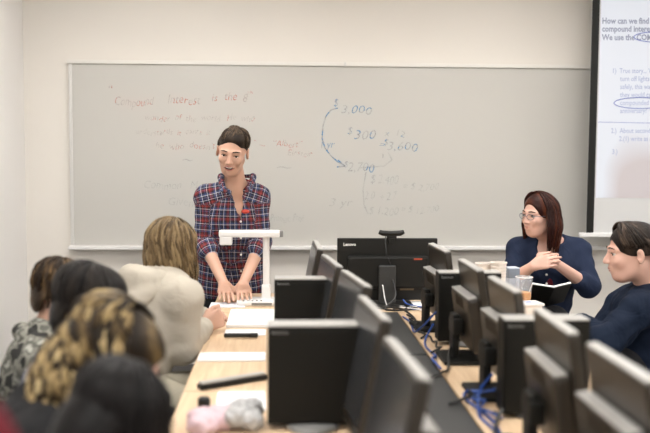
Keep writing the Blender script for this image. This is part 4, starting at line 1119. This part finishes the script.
# --- 5. short-haired person in camouflage
hc = P(65, 296, 3.06)
root = thing('person', 'person with short brown hair and a camouflage jacket, farthest of the group at lower left', 'person', (-.86, 3.02, 0))
HM = rotm(118, 14, 0); TM = rotm(100, 14)
def simple(root, hc, HM, TM, back, pel, knee_y, top, wd=1.0, arm_z=.80, reach=.36, skin='skin', inf=.02, wr=.004, yaw=95, s=1.0, bent=None):
    X = TM @ V((1, 0, 0)); f = TM @ V((0, -1, 0)); f.z = 0; f.normalize()
    nb = V(hc) + HM @ V((0, .03, -.12)); nb.z = hc.z - .135; pel = V(pel)
    if bent: nb = V(hc) - f * .145 + V((0, 0, bent))
    chest = nb.lerp(pel, .36) - f * .02
    J = dict(hc=hc, hm=HM, nb=nb, chest=chest, pel=pel, sh=[nb - X * .155 + V((0, 0, -.055)), nb + X * .155 + V((0, 0, -.055))])
    J['el'] = [J['sh'][0] + f * .10 - V((0, 0, .24)), J['sh'][1] + f * .10 - V((0, 0, .24))]
    J['wr'] = []
    for e in J['el']:
        d = f * .10; p = e + d; p.z = arm_z + .01; p += (nb - e).project(X) * .35; J['wr'].append(p)
    p = pel
    legs_for(J, rotm(yaw), [p + f * .38 - X * .10 + V((0, 0, .03)), p + f * .38 + X * .10 + V((0, 0, .03))], [V((p.x + f.x * .34 - X.x * .1, p.y + f.y * .34 - X.y * .1, .085)), V((p.x + f.x * .34 + X.x * .1, p.y + f.y * .34 + X.y * .1, .085))])
    hds = [dict(W=w_, D=f * 1.0 + V((0, 0, -.1)), N_=(0, 0, 1), T=(nb - w_).project(X), s=.95, curl=(15, 25, 20)) for w_ in J['wr']]
    seated(root, J, TM, top, None, wd, skin=skin, sleeve=.93, inf=inf, hands=hds, wr=wr, res=.009, bodyres=.0065, s=s)
    head_parts(root, hc, HM, s)
    return J
J = simple(root, hc, HM, TM, None, (-.79, 3.02, .54), 0, ('jacket', 'camo'), arm_z=.60)
n_ = J['nb']; F = Field(); F.path([n_ + V((.07, .03, -.02)), n_ + V((.03, -.075, .0)), n_ + V((-.05, -.07, .015)), n_ + V((-.09, .02, .015)), n_ + V((-.02, .09, 0))], [.02, .028, .03, .03, .02], k=.02); F.obj('collar', M['camo'], root, .007)
HS = hair_mat('warm_brown_hair', [(0, (.010, .006, .004)), (.5, (.045, .027, .014)), (1, (.18, .11, .05))])
hair(root, hc, HM, HS, 1.0, n=420, L=(.05, .10), front=45, bangs=.06, wave=.003, wl=.05, thick=.006, top=.10, vol=.96, seed=21, base_tone=.4, extra=[((0, .06, -.02), (.07, .05, .06))])
chair(-.82, 3.02, 98, 'black task chair under the person in camouflage')

# --- 6. dark-haired person with grey sweatshirt
hc = P(92, 309, 2.66)
root = thing('person', 'person with smooth dark hair and grey sweatshirt, behind the curly blonde hair', 'person', (-.66, 2.62, 0))
HM = rotm(112, 18, 0); TM = rotm(96, 18)
simple(root, hc, HM, TM, None, (-.62, 2.64, .54), 0, ('sweatshirt', 'greyc'), arm_z=.60)
HK = hair_mat('near_black_hair', [(0, (.004, .003, .003)), (.6, (.012, .009, .007)), (1, (.045, .032, .024))], rough=.36)
hair(root, hc, HM, HK, 1.0, n=420, L=(.13, .18), front=50, wave=.001, thick=.008, top=.05, vol=1.06, seed=31, base_tone=.35, tone=(0, .7), extra=[((0, .06, -.03), (.072, .055, .07)), ((.0, .01, .07), (.072, .085, .055))], flow=.0)
chair(-.65, 2.64, 96, 'black task chair under the person in the grey sweatshirt')

# --- 7. curly blonde-streaked person
hc = P(117, 364, 2.08)
root = thing('person', 'person with long curly dark-rooted blonde hair and black top, looking down at lower left', 'person', (-.50, 2.02, 0))
HM = rotm(82, 30, 0) ; TM = rotm(96, 16)
simple(root, hc, HM, TM, None, (-.60, 2.02, .54), 0, ('top', 'blackc'), arm_z=.60, skin='skin2', bent=-.085)
HC = hair_mat('streaked_blonde_hair', [(0, (.012, .008, .005)), (.32, (.035, .023, .012)), (.5, (.14, .095, .042)), (.75, (.33, .24, .115)), (1, (.50, .39, .21))], sx=150)
hair(root, hc, HM, HC, 1.0, n=620, L=(.26, .42), front=72, rootdark=.35, wave=.011, wl=.075, thick=.0095, top=.16, vol=1.12, seed=41, base_tone=.18, tone=(.05, 1), flow=.10, drop=(-.55, -.22, -1), front_len=.5,
     extra=[((0, .075, -.02), (.095, .075, .11)), ((-.04, .05, .05), (.07, .08, .06))])
chair(-.63, 2.02, 96, 'black task chair under the curly blonde-haired person')

# --- 8. sleek black-haired person nearest the camera
hc = P(124, 427, 1.62)
root = thing('person', 'person with sleek black hair and black top at the bottom edge, seen from behind', 'person', (-.40, 1.52, 0))
HM = rotm(138, 22, 0); TM = rotm(112, 20)
simple(root, hc, HM, TM, None, (-.60, 1.50, .54), 0, ('top', 'blackc'), arm_z=.62, s=.93)
hair(root, hc, HM, hair_mat('sleek_black_hair', [(0, (.003, .0025, .0025)), (1, (.012, .010, .010))], rough=.42, bump=.2), .94, n=420, L=(.24, .32), front=60, wave=0, thick=.011, top=.03, vol=1.02, seed=51, base_tone=.2, tone=(0, .7), flow=.0,
     extra=[((0, .075, -.035), (.075, .070, .10)), ((0, .05, -.09), (.065, .06, .09)), ((.064, .0, -.04), (.02, .05, .08)), ((-.064, .0, -.04), (.02, .05, .08))])
chair(-.62, 1.50, 108, 'black task chair under the sleek black-haired person')
# --- 9. person whose red shoulder shows at the lower left corner
hc = V((-.505, 1.06, 1.355))
root = thing('person', 'person in a dark red fleece, only the shoulder showing in the lower left corner', 'person', (-.52, .95, 0))
HM = rotm(165, 10, 0); TM = rotm(168, 6)
simple(root, hc, HM, TM, None, (-.58, .90, .56), 0, ('fleece', 'redc'), arm_z=.66, yaw=168)
hair(root, hc, HM, HS, 1.0, n=260, L=(.06, .12), front=50, wave=.002, thick=.008, top=.10, vol=1.0, seed=61, base_tone=.35)
chair(-.59, .88, 168, 'black task chair under the person in the dark red fleece')
